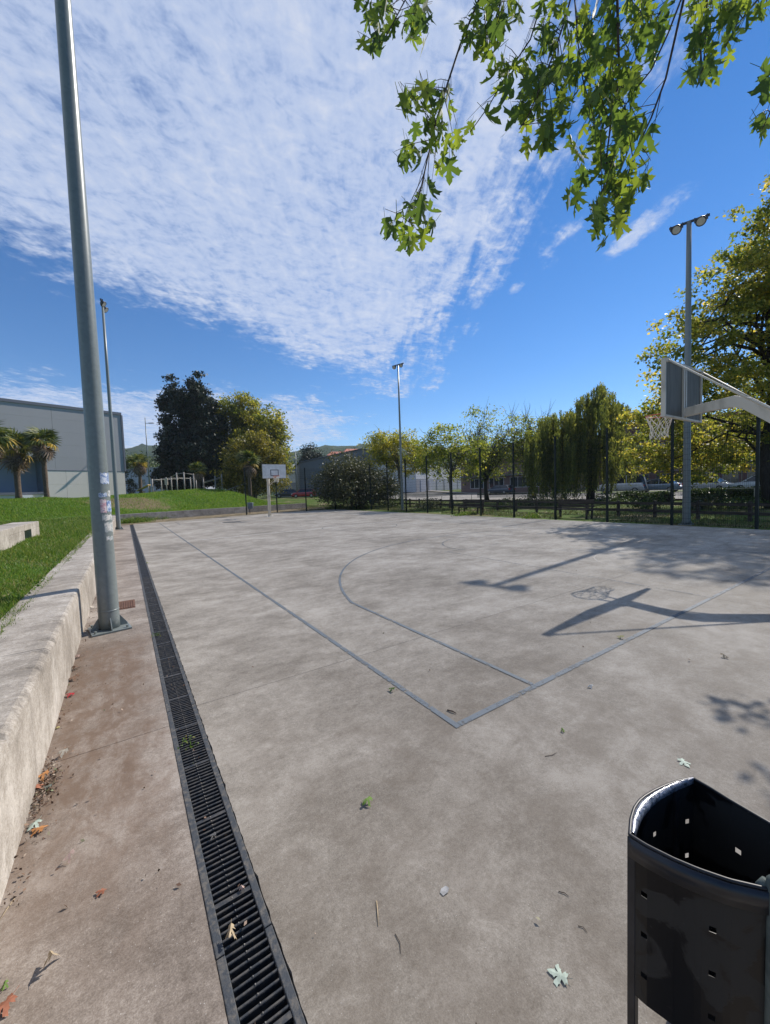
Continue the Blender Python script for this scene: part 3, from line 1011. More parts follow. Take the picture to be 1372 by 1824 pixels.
def wall_block(y0, y1, name, parent, ox, step):
    n = max(3, int((y1 - y0) / step))
    ys = np.linspace(y0 + 0.003, y1 - 0.003, n)
    prof = [(-2.42, -0.08), (-2.42, 0.30), (-2.421, 0.50), (-2.424, 0.555), (-2.433, 0.574), (-2.452, 0.585), (-2.52, 0.588), (-2.75, 0.585), (-2.95, 0.578), (-2.95, -0.08)]
    vs = []; nseed = rng.uniform(0, 9)
    big_chip = [(rng.uniform(y0, y1), rng.uniform(0.02, 0.07), rng.uniform(0.8, 2.4)) for _ in range(int((y1 - y0) * 3.2))]
    for k, yv in enumerate(ys):
        chip = 0.5 * (math.sin(yv * 17 + nseed) * math.sin(yv * 7.3) + math.sin(yv * 41 + 1)) * 0.5 + rng.normal() * 0.35
        chip += sum(a * max(0.0, 1 - abs(yv - c) / w_) ** 0.5 for c, w_, a in big_chip if abs(yv - c) < w_)
        wave = 0.006 * math.sin(yv * 1.1)
        for q, (px, pz) in enumerate(prof):
            e = {3: 0.5, 4: 1.0, 5: 1.0, 6: 0.4}.get(q, 0.0)
            vs.append((px - ox - e * abs(chip) * 0.008 + (wave if q < 4 else 0), yv, pz - e * max(chip, 0) * 0.009))
    m_ = len(prof); fs = []
    for k in range(n - 1):
        for q in range(m_ - 1):
            a = k * m_ + q
            fs.append((a, a + 1, a + m_ + 1, a + m_))
    fs.append(tuple(range(m_))); fs.append(tuple(reversed(range((n - 1) * m_, n * m_))))
    return MB().add(vs, fs).build(name, M['wall'], parent)


WB = [-9.0, -5.2, -1.6, 1.9, 5.55, 9.2, 12.9, 16.6, 20.3, 24.0, 27.6, 31.6]
for j in range(len(WB) - 1):
    wall_block(WB[j], WB[j + 1], 'block', swall, -2.67, 0.022 if WB[j] < 9 else 0.15)

# ---- second seat on the terrace
st2 = empty('terrace_seat', (-4.45, 8, 0))
tag(st2, 'second concrete seat step half sunk in the grass terrace', 'seat wall')
x1, x0 = -4.20, -4.82
for a, b in ((-3.0, 4.0), (4.0, 10.6)):
    MB().box(x0 + 4.45, x1 + 4.45, a - 8 + 0.003, b - 8 - 0.003, 0.2, 1.10).build('block', M['wall'], st2, bevel=0.012)
mb = MB().box(x0 + 4.45, x1 + 4.45, 10.603 - 8, 14.5 - 8, 0.93, 1.10)
mb.box(x0 + 4.45, x1 + 4.45, 10.603 - 8, 12.30 - 8, 0.2, 0.929)
mb.box(x0 + 4.45, x1 + 4.45, 13.25 - 8, 14.5 - 8, 0.2, 0.929)
mb.box(x0 + 4.45, x1 + 4.10, 12.301 - 8, 13.249 - 8, 0.2, 0.929)
mb.build('block', M['wall'], st2, bevel=0.010)

# ---- far retaining wall
fw = empty('retaining_wall', (WL0[0], WL0[1], 0), math.atan2(WLA[1], WLA[0]))
tag(fw, 'long low stained concrete wall holding the grass bank', 'wall')
for k in range(9):
    s0 = -4.0 + k * 3.1
    MB().box(s0 + 0.004, min(23.9, s0 + 3.1) - 0.004, -0.14, 0.16, -0.1, 0.58 + 0.008 * (k % 2)).build('block', M['farwall'], fw, bevel=0.012)
dirt = MB()
pl = [(-2.40, 28.75), (2.2, 30.35), (9.0, 32.95), (15.4, 33.3), (16.4, 31.0), (18, 41.5), (-2.40, 33.1)]
dirt.add([(x, y_, 0.006) for x, y_ in pl], [tuple(range(len(pl)))])
tag(dirt.build('dirt_path', M['soil']), 'sandy dirt strip between the far court edge and the wall', kind='structure')


# ================================================================== POLES AND LAMPS
def light_mast(name, label, base, H, r0, taper, bar_dir, head_dir, detailed=False, yaw=0.0, group='tall floodlight poles around the court'):
    root = empty(name, base)
    tag(root, label, 'light pole', group)
    zs = [0.02, 0.15, 1.0, 3.0, 6.0, 9.0, H]
    MB().tube([(0, 0, z) for z in zs], [r0 - taper * z for z in zs], 28 if detailed else 14).build('pole', M['galv'], root)
    c, s_ = math.cos(yaw), math.sin(yaw)
    mb = MB(); hp = 0.215
    mb.obox((0, 0, 0.012), (hp * c, hp * s_, 0), (-hp * s_, hp * c, 0), (0, 0, 0.0115)); mb.build('base_plate', M['galv'], root, bevel=0.004)
    for k in range(4):
        a = yaw + k * math.pi / 2
        d = np.array((math.cos(a), math.sin(a), 0)); q = np.array((-d[1], d[0], 0)) * 0.006
        tri = [d * (r0 - 0.004) + np.array((0, 0, 0.024)), d * (hp - 0.015) + np.array((0, 0, 0.024)), d * (hp - 0.02) + np.array((0, 0, 0.05)), d * (r0 - 0.006) + np.array((0, 0, 0.18))]
        MB().add([p + q for p in tri] + [p - q for p in tri], [(0, 1, 2, 3), (7, 6, 5, 4), (0, 4, 5, 1), (1, 5, 6, 2), (2, 6, 7, 3), (3, 7, 4, 0)]).build('gusset', M['galv'], root)
        a2 = a + math.pi / 4; p = np.array((math.cos(a2), math.sin(a2), 0)) * hp * 1.12
        MB().tube([p + (0, 0, 0.024), p + np.array((0, 0, 0.055))], 0.016, 6, True, False).build('bolt', M['galv'], root)
    bd = unit(np.array(bar_dir, float)); hd = unit(np.array(head_dir, float))
    MB().bar(np.array((0, 0, H)) - bd * 0.60, np.array((0, 0, H)) + bd * 0.60, 0.07, 0.07).build('crossbar', M['lamp_black'], root)
    for sg in (-1, 1):
        c0 = np.array((0, 0, H - 0.17)) + bd * sg * 0.36 + np.array((hd[0], hd[1], 0)) * 0.12
        lamp = MB()
        lamp.tube([c0 - hd * 0.16, c0 - hd * 0.13, c0 - hd * 0.03, c0 + hd * 0.03], [0.06, 0.10, 0.165, 0.165], 20)
        lamp.bar(c0 - bd * 0.18 - hd * 0.02, c0 - bd * 0.18 + np.array((0, 0, 0.18)) - hd * 0.02, 0.03, 0.05)
        lamp.bar(c0 + bd * 0.18 - hd * 0.02, c0 + bd * 0.18 + np.array((0, 0, 0.18)) - hd * 0.02, 0.03, 0.05)
        ho = lamp.build('floodlight', M['lamp_black'], root)
        MB().tube([c0 + hd * 0.031, c0 + hd * 0.036], 0.125, 20, True, False).build('lens', M['lamp_glass'], ho)
    return root


p1 = light_mast('light_pole', 'thick galvanised pole with peeling stickers in front of the seat wall', (-2.14, 4.25, 0), 12.2, 0.117, 0.0046, (0.1, 1, 0), (0.8, 0, -0.6), True, 0.16)
# weld collar, peeling stickers and scuffs on the first pole
MB().tube([(0, 0, 0.250), (0, 0, 0.256), (0, 0, 0.264), (0, 0, 0.27)], [0.116, 0.1205, 0.1205, 0.116], 28, False).build('collar', M['galv'], p1)


def sticker(z0, z1, a0, a1, mat, seed):
    r_ = np.random.default_rng(seed); n = 12; mb = MB(); vs = []
    for k in range(n + 1):
        a = math.radians(a0 + (a1 - a0) * k / n)
        j0, j1 = r_.uniform(0, 0.02), r_.uniform(0, 0.02)
        for z in (z0 + j0, z1 - j1):
            r = 0.117 - 0.0046 * z + 0.0012
            vs.append((math.cos(a) * r, math.sin(a) * r, z))
    mb.add(vs, [(2 * k, 2 * k + 2, 2 * k + 3, 2 * k + 1) for k in range(n)], True)
    return mb.build('sticker', mat, p1)


def sticker_mat(name, a, b, c):
    m, t = new_mat(name); p = pos_of(t)
    n = t.noise(p, 22, 5, 0.7, 0.6); n2 = t.noise(p, 40, 4, 0.7, 0.5, loc=(5, 5, 5))
    col = t.mix(t.sstep(n, 0.44, 0.56), a, b)
    col = t.mix(t.sstep(n2, 0.56, 0.63), col, c)
    finish(t, principled(t, col, 0.5, 0.4))
    return m


S_w = sticker_mat('torn_paper', (0.50, 0.48, 0.45), (0.26, 0.29, 0.29), (0.55, 0.55, 0.55))
S_b = sticker_mat('blue_sticker', (0.10, 0.17, 0.34), (0.45, 0.50, 0.58), (0.60, 0.62, 0.66))
S_p = sticker_mat('pink_sticker', (0.55, 0.30, 0.33), (0.62, 0.52, 0.52), (0.12, 0.14, 0.25))
for z0, z1, a0, a1, mt, sd_ in ((1.28, 1.42, -75, 15, S_w, 1), (1.43, 1.52, -85, -10, S_w, 2), (1.53, 1.72, -90, -55, S_p, 3), (1.535, 1.70, -52, 5, S_b, 4), (1.73, 1.80, -95, -45, S_b, 5), (1.17, 1.24, -70, -20, S_w, 6), (1.74, 1.83, -40, 10, S_w, 8), (1.90, 2.06, -80, -10, S_b, 7)):
    sticker(z0, z1, a0, a1, mt, sd_)
light_mast('light_pole', 'slim floodlight pole standing at the far end of the walkway', (-2.25, 24.9, 0), 12.55, 0.117, 0.0046, (0.1, 1, 0), (0.7, -0.25, -0.62), yaw=0.1)
light_mast('light_pole', 'floodlight pole behind the far corner of the wire fence', (18.35, 25.5, z_at(18.35, 25.5)), 12.5, 0.117, 0.0046, (0.3, -0.95, 0), (-0.7, -0.35, -0.6))
light_mast('light_pole', 'floodlight pole behind the near hoop backboard', (16.25, 4.03, z_at(16.25, 4.03)), 11.36, 0.135, 0.005, (0.3, -0.95, 0), (-0.78, -0.15, -0.6))


def street_lamp(label, px, py, D, H, arm_dir, arm):
    q = at(px, py, D); z = z_at(q[0], q[1])
    root = empty('street_lamp', (q[0], q[1], z)); tag(root, label, 'street lamp', 'street lamps behind the court')
    MB().tube([(0, 0, 0), (0, 0, H * 0.5), (0, 0, H)], [0.09, 0.07, 0.045], 10).build('pole', M['galv'], root)
    a = np.array(arm_dir, float); a /= np.linalg.norm(a)
    e = np.array((0, 0, H - 0.75))
    MB().bar(e, e + a * arm, 0.05, 0.05).build('arm', M['galv'], root)
    MB().obox(e + a * (arm + 0.25), a * 0.32, np.cross(a, (0, 0, 1)) * 0.13, (0, 0, 0.045)).build('lamp_head', M['galv'], root, bevel=0.02)


street_lamp('tall thin street lamp between the warehouse and the dark tree', 268, 885, 51, 9.9, (0.83, -0.55, 0), 0.5)
street_lamp('small street lamp at the corner of the dark gabled hall', 530, 880, 70, 8.4, (-0.8, 0.5, 0), 0.4)


# ================================================================== BASKETBALL HOOPS
def tor(c, R_, r, n=28, k=6):
    return [(c[0] + R_ * math.cos(2 * math.pi * i / n), c[1] + R_ * math.sin(2 * math.pi * i / n), c[2]) for i in range(n + 1)]


def hoop(label, base_y, sgn, x=7.40, straight=False):
    """sgn=+1: the board faces +y. Local origin under the board centre."""
    root = empty('basketball_hoop', (x, base_y, 0), 0 if sgn > 0 else math.pi)
    tag(root, label, 'basketball hoop', 'basketball hoops')
    bw, z0, z1, t = 0.90, 2.895, 3.955, 0.018
    MB().box(-bw + 0.035, bw - 0.035, -t, t, z0 + 0.035, z1 - 0.035).build('board_panel', M['board_back'], root)
    MB().box(-bw + 0.03, bw - 0.03, t + 0.001, t + 0.006, z0 + 0.03, z1 - 0.03).build('board_face', M['board_white'], root)
    for a, b, c, d in ((-bw, bw, z0, z0 + 0.034), (-bw, bw, z1 - 0.034, z1), (-bw, -bw + 0.034, z0 + 0.0345, z1 - 0.0345), (bw - 0.034, bw, z0 + 0.0345, z1 - 0.0345)):
        MB().box(a, b, -0.045, t + 0.009, c, d).build('board_frame', M['hoop_paint'], root)
    for a in (-0.05, 0.05):
        MB().box(a - 0.022, a + 0.022, -0.055, -t - 0.001, z0 + 0.036, z1 - 0.036).build('stiffener', M['hoop_paint'], root)
    f = t + 0.0075
    MB().box(-0.31, 0.31, t + 0.0062, f, 3.50, 3.55).box(-0.31, 0.31, t + 0.0062, f, 3.07, 3.12).box(-0.31, -0.26, t + 0.0062, f, 3.1205, 3.4995).box(0.26, 0.31, t + 0.0062, f, 3.1205, 3.4995).build('target_square', M['board_mark'], root)
    # ring, bracket and net
    rc = (0, 0.40, 3.05)
    MB().tube(tor(rc, 0.232, 0.01), 0.0115, 6, False).build('ring', M['orange'], root)
    MB().bar((-0.09, 0.03, 3.04), (-0.12, 0.20, 3.045), 0.02, 0.03).bar((0.09, 0.03, 3.04), (0.12, 0.20, 3.045), 0.02, 0.03).box(-0.10, 0.10, 0.027, 0.036, 2.93, 3.09).build('ring_bracket', M['orange'], root)
    net = MB(); nn = 12
    lv = [(0.232, 0), (0.215, -0.10), (0.185, -0.20), (0.165, -0.30), (0.150, -0.40), (0.165, -0.46)]
    rj = np.random.default_rng(11)
    pts = [[(rc[0] + r * math.cos(2 * math.pi * (k + 0.5 * (i % 2)) / nn) + rj.normal() * 0.012 * (i > 0), rc[1] + r * math.sin(2 * math.pi * (k + 0.5 * (i % 2)) / nn) + rj.normal() * 0.012 * (i > 0), rc[2] + z + rj.normal() * 0.014 * (i > 0)) for k in range(nn)] for i, (r, z) in enumerate(lv)]
    for i in range(len(lv) - 1):
        for k in range(nn):
            o2 = (k - 1) % nn if i % 2 == 0 else (k + 1) % nn
            net.tube([pts[i][k], pts[i + 1][k]], 0.0055, 4, False)
            net.tube([pts[i][k], pts[i + 1][o2]], 0.0055, 4, False)
    net.build('net', M['net'], root)
    if straight:
        MB().tube([(0.22, -0.95, 0.02), (0.22, -0.95, 2.5), (0.20, -0.93, 3.02)], [0.12, 0.105, 0.10], 14).build('post', M['hoop_paint'], root)
        MB().bar((0.2, -0.95, 2.98), (0, -0.05, 3.04), 0.12, 0.14).build('arm', M['hoop_paint'], root)
        MB().box(-0.08, 0.52, -1.25, -0.65, 0.0, 0.022).build('base_plate', M['hoop_paint'], root)
        for sx in (-1, 1):
            MB().tube([(0.21 + sx * 0.05, -0.95, 2.35), (sx * 0.42 + 0.1, -0.05, 3.0)], 0.03, 8).build('strut', M['hoop_paint'], root)
            MB().tube([(0.21 + sx * 0.05, -0.95, 2.45), (sx * 0.86, -0.05, 3.90)], 0.017, 8).build('tie_rod', M['hoop_paint'], root)
    else:
        # gooseneck arm and post
        arm = [(0, -0.05, 3.03), (0, -0.45, 3.07), (0, -0.80, 3.09), (0, -0.98, 3.02), (0, -1.30, 2.74), (0, -2.15, 1.97), (0, -2.45, 1.62)]
        mb = MB()
        for i in range(len(arm) - 1):
            pass
        sec = [(0.055, 0.085)] * 2 + [(0.06, 0.10)] + [(0.065, 0.105)] * 4
        vs = []
        for i, p in enumerate(arm):
            d = np.array(arm[min(i + 1, len(arm) - 1)]) - np.array(arm[max(i - 1, 0)]); d /= np.linalg.norm(d)
            u = np.cross((1.0, 0, 0), d); wx, wz = sec[i]
            vs += [np.array(p) + np.array((sx * wx, 0, 0)) + u * sz * wz for sx, sz in ((-1, -1), (1, -1), (1, 1), (-1, 1))]
        fs = []
        for i in range(len(arm) - 1):
            fs += [(4 * i + k, 4 * i + (k + 1) % 4, 4 * i + 4 + (k + 1) % 4, 4 * i + 4 + k) for k in range(4)]
        fs += [(3, 2, 1, 0), tuple(4 * (len(arm) - 1) + k for k in range(4))]
        mb.add(vs, fs); mb.build('arm', M['hoop_paint'], root, bevel=0.006)
        MB().tube([(0, -2.42, 1.70), (0, -2.60, 1.35), (0, -2.66, 0.9), (0, -2.66, 0.02)], [0.095, 0.10, 0.105, 0.11], 12).build('post', M['hoop_paint'], root)
        MB().box(-0.26, 0.26, -2.95, -2.40, 0.0, 0.022).build('base_plate', M['hoop_paint'], root)
        for sx in (-1, 1):
            MB().tube([(sx * 0.86, -0.05, 3.93), (sx * 0.035, -1.58, 2.60)], 0.017, 8).build('tie_rod', M['hoop_paint'], root)
            MB().box(sx * 0.86 - 0.03, sx * 0.86 + 0.03, -0.075, -0.046, 3.88, 3.95).build('rod_bracket', M['hoop_paint'], root)
    return root


hoop('pale gooseneck basketball hoop seen from behind with ragged net', 1.18, 1)
hoop('white basketball hoop facing the camera at the far end', 27.05, -1, 7.62, True)
tb = empty('litter_bin', (*on(453, 913)[:2], 0.0)); q = on(447, 914.5); tb.location = (q[0], q[1], 0)
tag(tb, 'small blue grey litter bin by the far low wall', 'litter bin')
mb = MB(); mb.tube([(0, 0, 0.42), (0, 0, 0.46), (0, 0, 0.98), (0, 0, 1.0)], [0.20, 0.24, 0.28, 0.28], 14); mb.build('basket', clad_mat('blue_grey_bin', (0.16, 0.20, 0.25)), tb)
MB().tube([(0, 0.3, 0), (0, 0.3, 1.05)], 0.03, 8).build('post', M['fence_green'], tb)


# ================================================================== FENCES
def fence_line(label, pts, panel_w, H=4.05):
    root = empty('wire_fence', (*pts[0], 0)); tag(root, label, 'fence', 'green wire fences')
    o = np.array((*pts[0], 0.0))
    for p in pts:
        MB().box(-0.04, 0.04, -0.04, 0.04, -0.1, H).box(-0.047, 0.047, -0.047, 0.047, H, H + 0.03).build('post', M['fence_green'], root, loc=(p[0] - o[0], p[1] - o[1], 0))
    nv = int(panel_w / 0.055)
    mb = MB(); r = 0.0030
    for k in range(1, nv):
        xx = k * panel_w / nv
        mb.add([(xx - r, 0, 0.06), (xx + r, 0, 0.06), (xx, r * 1.6, 0.06), (xx - r, 0, H - 0.03), (xx + r, 0, H - 0.03), (xx, r * 1.6, H - 0.03)], [(0, 1, 4, 3), (1, 2, 5, 4), (2, 0, 3, 5)])
    z = 0.06
    while z < H:
        mb.box(0, panel_w, -0.0075, -0.001, z - 0.003, z + 0.003)
        z += 0.2
    me = mb.mesh('wire_panel')
    for a, b in zip(pts[:-1], pts[1:]):
        d = np.array(b) - np.array(a); L = np.linalg.norm(d)
        ob = link('wire_panel', me, M['fence_green'], root, loc=(a[0] - o[0], a[1] - o[1], 0), rot=(0, 0, math.atan2(d[1], d[0])))
        ob.scale = (L / panel_w, 1, 1)
    return root


FP = [(15.32, -3.1), (15.44, -0.62), (15.54, 1.85), (15.62, 4.29), (15.76, 6.78), (15.88, 9.33), (16.0, 11.9), (16.1, 14.4), (16.28, 17.1), (16.42, 19.8), (16.52, 22.5), (16.62, 25.2), (16.72, 28.1), (16.82, 31.0)]
fence_line('tall dark green wire fence along the shaded side of the court', FP, 2.5)
fence_line('tall green wire fence closing the far end beside the hoop', [(16.82, 31.0), (15.05, 32.0), (12.3, 32.55), (9.72, 33.2), (6.86, 32.75)], 2.5)

rf = empty('rail_fence', (18.4, 0, 0)); tag(rf, 'low dark timber post and rail fence behind the wire fence', 'fence')


def rf_pt(yv): return 18.4 + 0.12 * yv, yv


prev = None
for k in range(30):
    yv = -6.0 + k * 1.75
    x_, y_ = rf_pt(yv); z_ = z_at(x_, y_)
    MB().box(-0.06, 0.06, -0.06, 0.06, -0.2, 0.80 + rng.uniform(-0.03, 0.03)).build('post', M['wood_dark'], rf, loc=(x_ - 18.4, y_, z_))
    if prev:
        for hz in (0.68, 0.32):
            MB().bar((prev[0] - 18.4 - 0.07, prev[1] + 0.01, prev[2] + hz + rng.uniform(-.01, .01)), (x_ - 18.4 - 0.07, y_ - 0.01, z_ + hz + rng.uniform(-.01, .01)), 0.06, 0.13).build('rail', M['wood_dark'], rf)
    prev = (x_, y_, z_)
# light rail along the street edge
gf = empty('street_railing', (38, 20, 0)); tag(gf, 'thin grey street railing between the verge and the pavement', 'railing')
pp = None
for k in range(26):
    q = RD0 + RDN * -7.6 + RDV * (-18 + 2.6 * k); z_ = float(h_ground(q[0], q[1]))
    MB().tube([(q[0] - 38, q[1] - 20, z_), (q[0] - 38, q[1] - 20, z_ + 0.95)], 0.03, 6).build('post', M['wood_mid'], gf)
    if pp is not None:
        MB().bar(pp, (q[0] - 38, q[1] - 20, z_ + 0.93), 0.05, 0.06).build('rail', M['wood_mid'], gf)
    pp = (q[0] - 38, q[1] - 20, z_ + 0.93)


def bench(label, x_, y_, rz, L=1.9):
    root = empty('park_bench', (x_, y_, z_at(x_, y_)), rz); tag(root, label, 'bench', 'dark benches behind the wire fence')
    for s in (-1, 1):
        MB().bar((0.25, s * (L / 2 - 0.12), 0), (0.25, s * (L / 2 - 0.12), 0.44), 0.07, 0.07).build('leg', M['wood_dark'], root)
        MB().bar((-0.22, s * (L / 2 - 0.12), 0), (-0.30, s * (L / 2 - 0.12), 0.92), 0.07, 0.07).build('leg', M['wood_dark'], root)
        MB().bar((-0.23, s * (L / 2 - 0.12), 0.41), (0.29, s * (L / 2 - 0.12), 0.41), 0.06, 0.06).build('bearer', M['wood_dark'], root)
    for k in range(4):
        MB().box(-0.2 + k * 0.13, -0.09 + k * 0.13, -L / 2, L / 2, 0.441, 0.475).build('seat_slat', M['wood_dark'], root)
    for k in range(3):
        z = 0.56 + k * 0.14; x0_ = -0.225 - z * 0.087
        MB().box(x0_ + 0.025, x0_ + 0.055, -L / 2, L / 2, z, z + 0.105).build('back_slat', M['wood_dark'], root)


bench('dark slatted bench next to the slender yellow green tree', 17.05, 16.15, math.pi)
bench('dark slatted bench in the shade below the weeping willow', 16.95, 9.05, math.pi)


# ================================================================== BUILDINGS
def sheet(o, u, up, n, s0, s1, z0, z1, d0, d1):
    """box on a facade: s along u, z along up, d along the outward normal n"""
    o, u, up, n = (np.array(t, float) for t in (o, u, up, n))
    mb = MB()
    return mb.obox(o + u * (s0 + s1) / 2 + up * (z0 + z1) / 2 + n * (d0 + d1) / 2, u * (s1 - s0) / 2, n * (d1 - d0) / 2, up * (z1 - z0) / 2)


class Facade:
    def __init__(self, root, o, u):
        self.root = root
        self.o = np.array(o, float) - np.array(root.location)
        self.u = np.array((u[0], u[1], 0.0)) / math.hypot(u[0], u[1])
        self.n = np.array((self.u[1], -self.u[0], 0.0))
        self.up = np.array((0, 0, 1.0))

    def box(self, name, s0, s1, z0, z1, d0, d1, mat, parent=None):
        return sheet(self.o, self.u, self.up, self.n, s0, s1, z0, z1, d0, d1).build(name, mat, parent or self.root)

    def window(self, s0, s1, z0, z1, frame='win_frame', mull=1, pane='glass', d=0.0):
        f = 0.09
        mb = MB()
        for a, b, c, e in ((s0, s1, z0, z0 + f), (s0, s1, z1 - f, z1), (s0, s0 + f, z0 + f + .002, z1 - f - .002), (s1 - f, s1, z0 + f + .002, z1 - f - .002)):
            q = sheet(self.o, self.u, self.up, self.n, a, b, c, e, d - 0.1, d + 0.05); mb.add(q.v, q.f)
        for k in range(1, mull + 1):
            x = s0 + (s1 - s0) * k / (mull + 1)
            q = sheet(self.o, self.u, self.up, self.n, x - 0.04, x + 0.04, z0 + f + .002, z1 - f - .002, d - 0.09, d + 0.045); mb.add(q.v, q.f)
        w_ = mb.build('window', M[frame], self.root)
        sheet(self.o, self.u, self.up, self.n, s0 + f + .003, s1 - f - .003, z0 + f + .003, z1 - f - .003, d + 0.004, d + 0.02).build('pane', M[pane], w_)


# ---- grey warehouse on the bank
wd = np.array((0.942, 0.335)); W0 = np.array((-1.631, 58.091, 1.60))
wr = empty('warehouse', W0); tag(wr, 'large grey clad warehouse with pale concrete base behind the palms', 'warehouse')
Wl = 34.0
F = Facade(wr, W0 - np.array((wd[0], wd[1], 0)) * Wl, wd)     # s runs 0..Wl towards the visible corner


def S(a): return Wl - a


B = 0.27
F.box('core', 0.0, S(8.1), 0, 11.0, -30, -3.2, M['clad_trim'])
F.box('core', S(8.1) + .001, Wl - 0.05, 0, 11.0, -30, -0.16, M['clad_trim'])
zr = [3.70, 5.15, 6.60, 8.05, 9.50, 10.80]
cols = [0.05, 6.95, 13.9, 20.8]
for i in range(3):
    for j in range(5):
        a, b = cols[i], cols[i + 1]
        if j == 0 and i >= 1: 
            if i == 1: a2, b2 = 6.95, 8.05
            else: continue
            F.box('cladding_panel', S(b2) + .01, S(a2) - .006, zr[j] + .004, zr[j + 1] - .004, -0.155, 0, M['clad_grey']); continue
        F.box('cladding_panel', S(b) + .010, S(a) - .010, zr[j] + .003, zr[j + 1] - .003, -0.155, 0, M['clad_grey'])
for j in range(5):
    if j == 0: continue
    F.box('cladding_panel', 0.0, S(20.8) - .01, zr[j] + .003, zr[j + 1] - .003, -0.155, 0, M['clad_grey'])
for i in range(4):
    for j, (z0, z1) in enumerate(((0, 2.05), (2.055, 3.63))):
        a, b = i * 2.01 + .05, i * 2.01 + 2.045
        F.box('concrete_panel', S(b), S(a), z0 + .003, z1, -0.155, 0.03, M['panel_pale'])
F.box('seam_trim', S(8.05), Wl - 0.03, 3.632, 3.698, -0.1, 0.06, M['clad_trim'])
F.box('roof_trim', 0, Wl + 0.02, 10.802, 11.12, -0.2, 0.10, M['clad_trim'])
F.box('corner_trim', Wl - 0.045, Wl + 0.14, 3.70, 10.80, -0.3, 0.09, M['clad_trim'])
F.box('recess_wall', 0, S(8.1), 1.25, 5.14, -3.19, -2.9, M['panel_recess'])
F.box('recess_side', S(8.099), S(8.06), 0, 5.1, -3.1, -0.03, M['panel_recess'])
F.box('dock_slab', 0, S(8.1), 0.98, 1.249, -3.0, 0.25, M['clad_trim'])
F.box('dock_wall', 0, S(8.1), 0, 0.975, -1.2, 0.10, M['panel_pale'])
F.box('soffit', 0, S(8.1), 5.145, 5.20, -3.1, 0.0, M['clad_trim'])
for k in range(6):
    F.box('roller_door', S(11.6 + 3.4 * (k + 1)) + .02, S(11.6 + 3.4 * k) - .02, 1.25, 3.6, -2.89, -2.80, M['door_white'])
F.box('dock_box', S(10.4), S(9.2), 0.35, 0.93, 0.11, 0.5, M['white_wall'])

# ---- other buildings


def block(name, label, pxl, Dl, pxr, Dr, H, depth, mat, z=None, cat='building', pyb=885):
    a, b = at(pxl, pyb, Dl), at(pxr, pyb, Dr)
    zz_ = z if z is not None else min(z_at(a[0], a[1]), z_at(b[0], b[1])) - 0.1
    o = np.array((a[0], a[1], zz_)); u = np.array((b[0] - a[0], b[1] - a[1])); L = np.linalg.norm(u)
    root = empty(name, o); tag(root, label, cat, 'buildings beyond the court')
    f = Facade(root, o, u)
    f.box('wall', 0, L, 0, H, -depth, 0, M[mat])
    return root, f, L, H


r, f, L, H = block('office_block', 'blue grey shaded building with small dark windows left of the dark tree', 226, 88, 330, 84, 6.9, 10, 'bluish_wall', z=1.3)
f.box('parapet', -0.1, L + 0.1, H + .001, H + 0.3, -10, 0.12, M['grey_wall'])
for s0 in (1.6, 4.6, 7.6, 10.4):
    f.window(s0, s0 + 0.85, 3.5, 4.7, 'grey_wall', 0)
    f.window(s0 - 0.4, s0 + 0.7, 0.9, 2.2, 'grey_wall', 0)
f.box('string_course', 0, L, 2.75, 2.9, 0.001, 0.06, M['grey_wall'])
rl = empty('annex_building', at(246, 888, 95) * np.array((1, 1, 0)) + np.array((0, 0, 1.4))); tag(rl, 'brown roofed annex showing above the blue grey building', 'building', 'buildings beyond the court')
MB().box(-5, 4, 0, 8, 0, 6.6).build('wall', M['brown_wall'], rl); MB().box(-5.3, 4.3, -0.3, 8.3, 6.601, 7.0).build('roof', M['hall_dark'], rl)

r, f, L, H = block('office_block', 'white upper floor building with pale metal roof right of the far hoop', 496, 92, 536, 88, 6.1, 9, 'grey_wall', z=0.9)
f.box('upper_floor', -0.02, L + 0.02, 3.3, 5.6, 0.001, 0.10, M['white_wall'])
f.window(1.9, 3.2, 3.75, 5.1, 'hall_dark', 1, d=0.10)
MB().add([tuple(f.o + f.u * s + f.n * d + np.array((0, 0, z))) for s, d, z in ((-.3, .5, 5.7), (L + .3, .5, 5.7), (L + .3, -5, 7.9), (-.3, -5, 7.9), (-.3, .5, 5.6), (L + .3, .5, 5.6), (L + .3, -5, 7.8), (-.3, -5, 7.8))],
         [(0, 1, 2, 3), (7, 6, 5, 4), (0, 4, 5, 1), (1, 5, 6, 2), (3, 2, 6, 7), (0, 3, 7, 4)]).build('roof', M['roof_pale'], r)
for s0 in (0.5, 2.6, 4.0):
    f.window(s0, s0 + 0.7, 0.2, 2.2, 'win_frame', 0)

r, f, L, H = block('gable_hall', 'dark grey gabled hall behind the olive grey bush', 536, 76, 745, 83, 7.0, 26, 'hall_dark', z=0.6, cat='warehouse')
pk = L * 0.52; RH = 2.6
gv = []
for d in (0.0, -26.0):
    for s_, z_ in ((0, H + .001), (L, H + .001), (pk, H + RH)):
        gv.append(f.o + f.u * s_ + f.n * d + np.array((0, 0, z_)))
MB().add(gv, [(0, 1, 2), (5, 4, 3), (0, 2, 5, 3), (1, 4, 5, 2)]).build('gable', M['hall_dark'], r)
for s0, s1, z0, z1 in ((-0.4, pk, H - .05, H + RH + .05), (pk, L + 0.4, H + RH + .05, H - .05)):
    a = [f.o + f.u * s + f.n * d + np.array((0, 0, z + e)) for e in (0.02, 0.2) for s, z, d in ((s0, z0, .3), (s1, z1, .3), (s1, z1, -26.3), (s0, z0, -26.3))]
    MB().add(a, [(0, 3, 2, 1), (4, 5, 6, 7), (0, 1, 5, 4), (1, 2, 6, 5), (2, 3, 7, 6), (3, 0, 4, 7)]).build('roof', M['hall_roof'], r)
f.box('cladding_band', 0, L, 3.9, 4.15, 0.001, 0.08, M['hall_roof'])
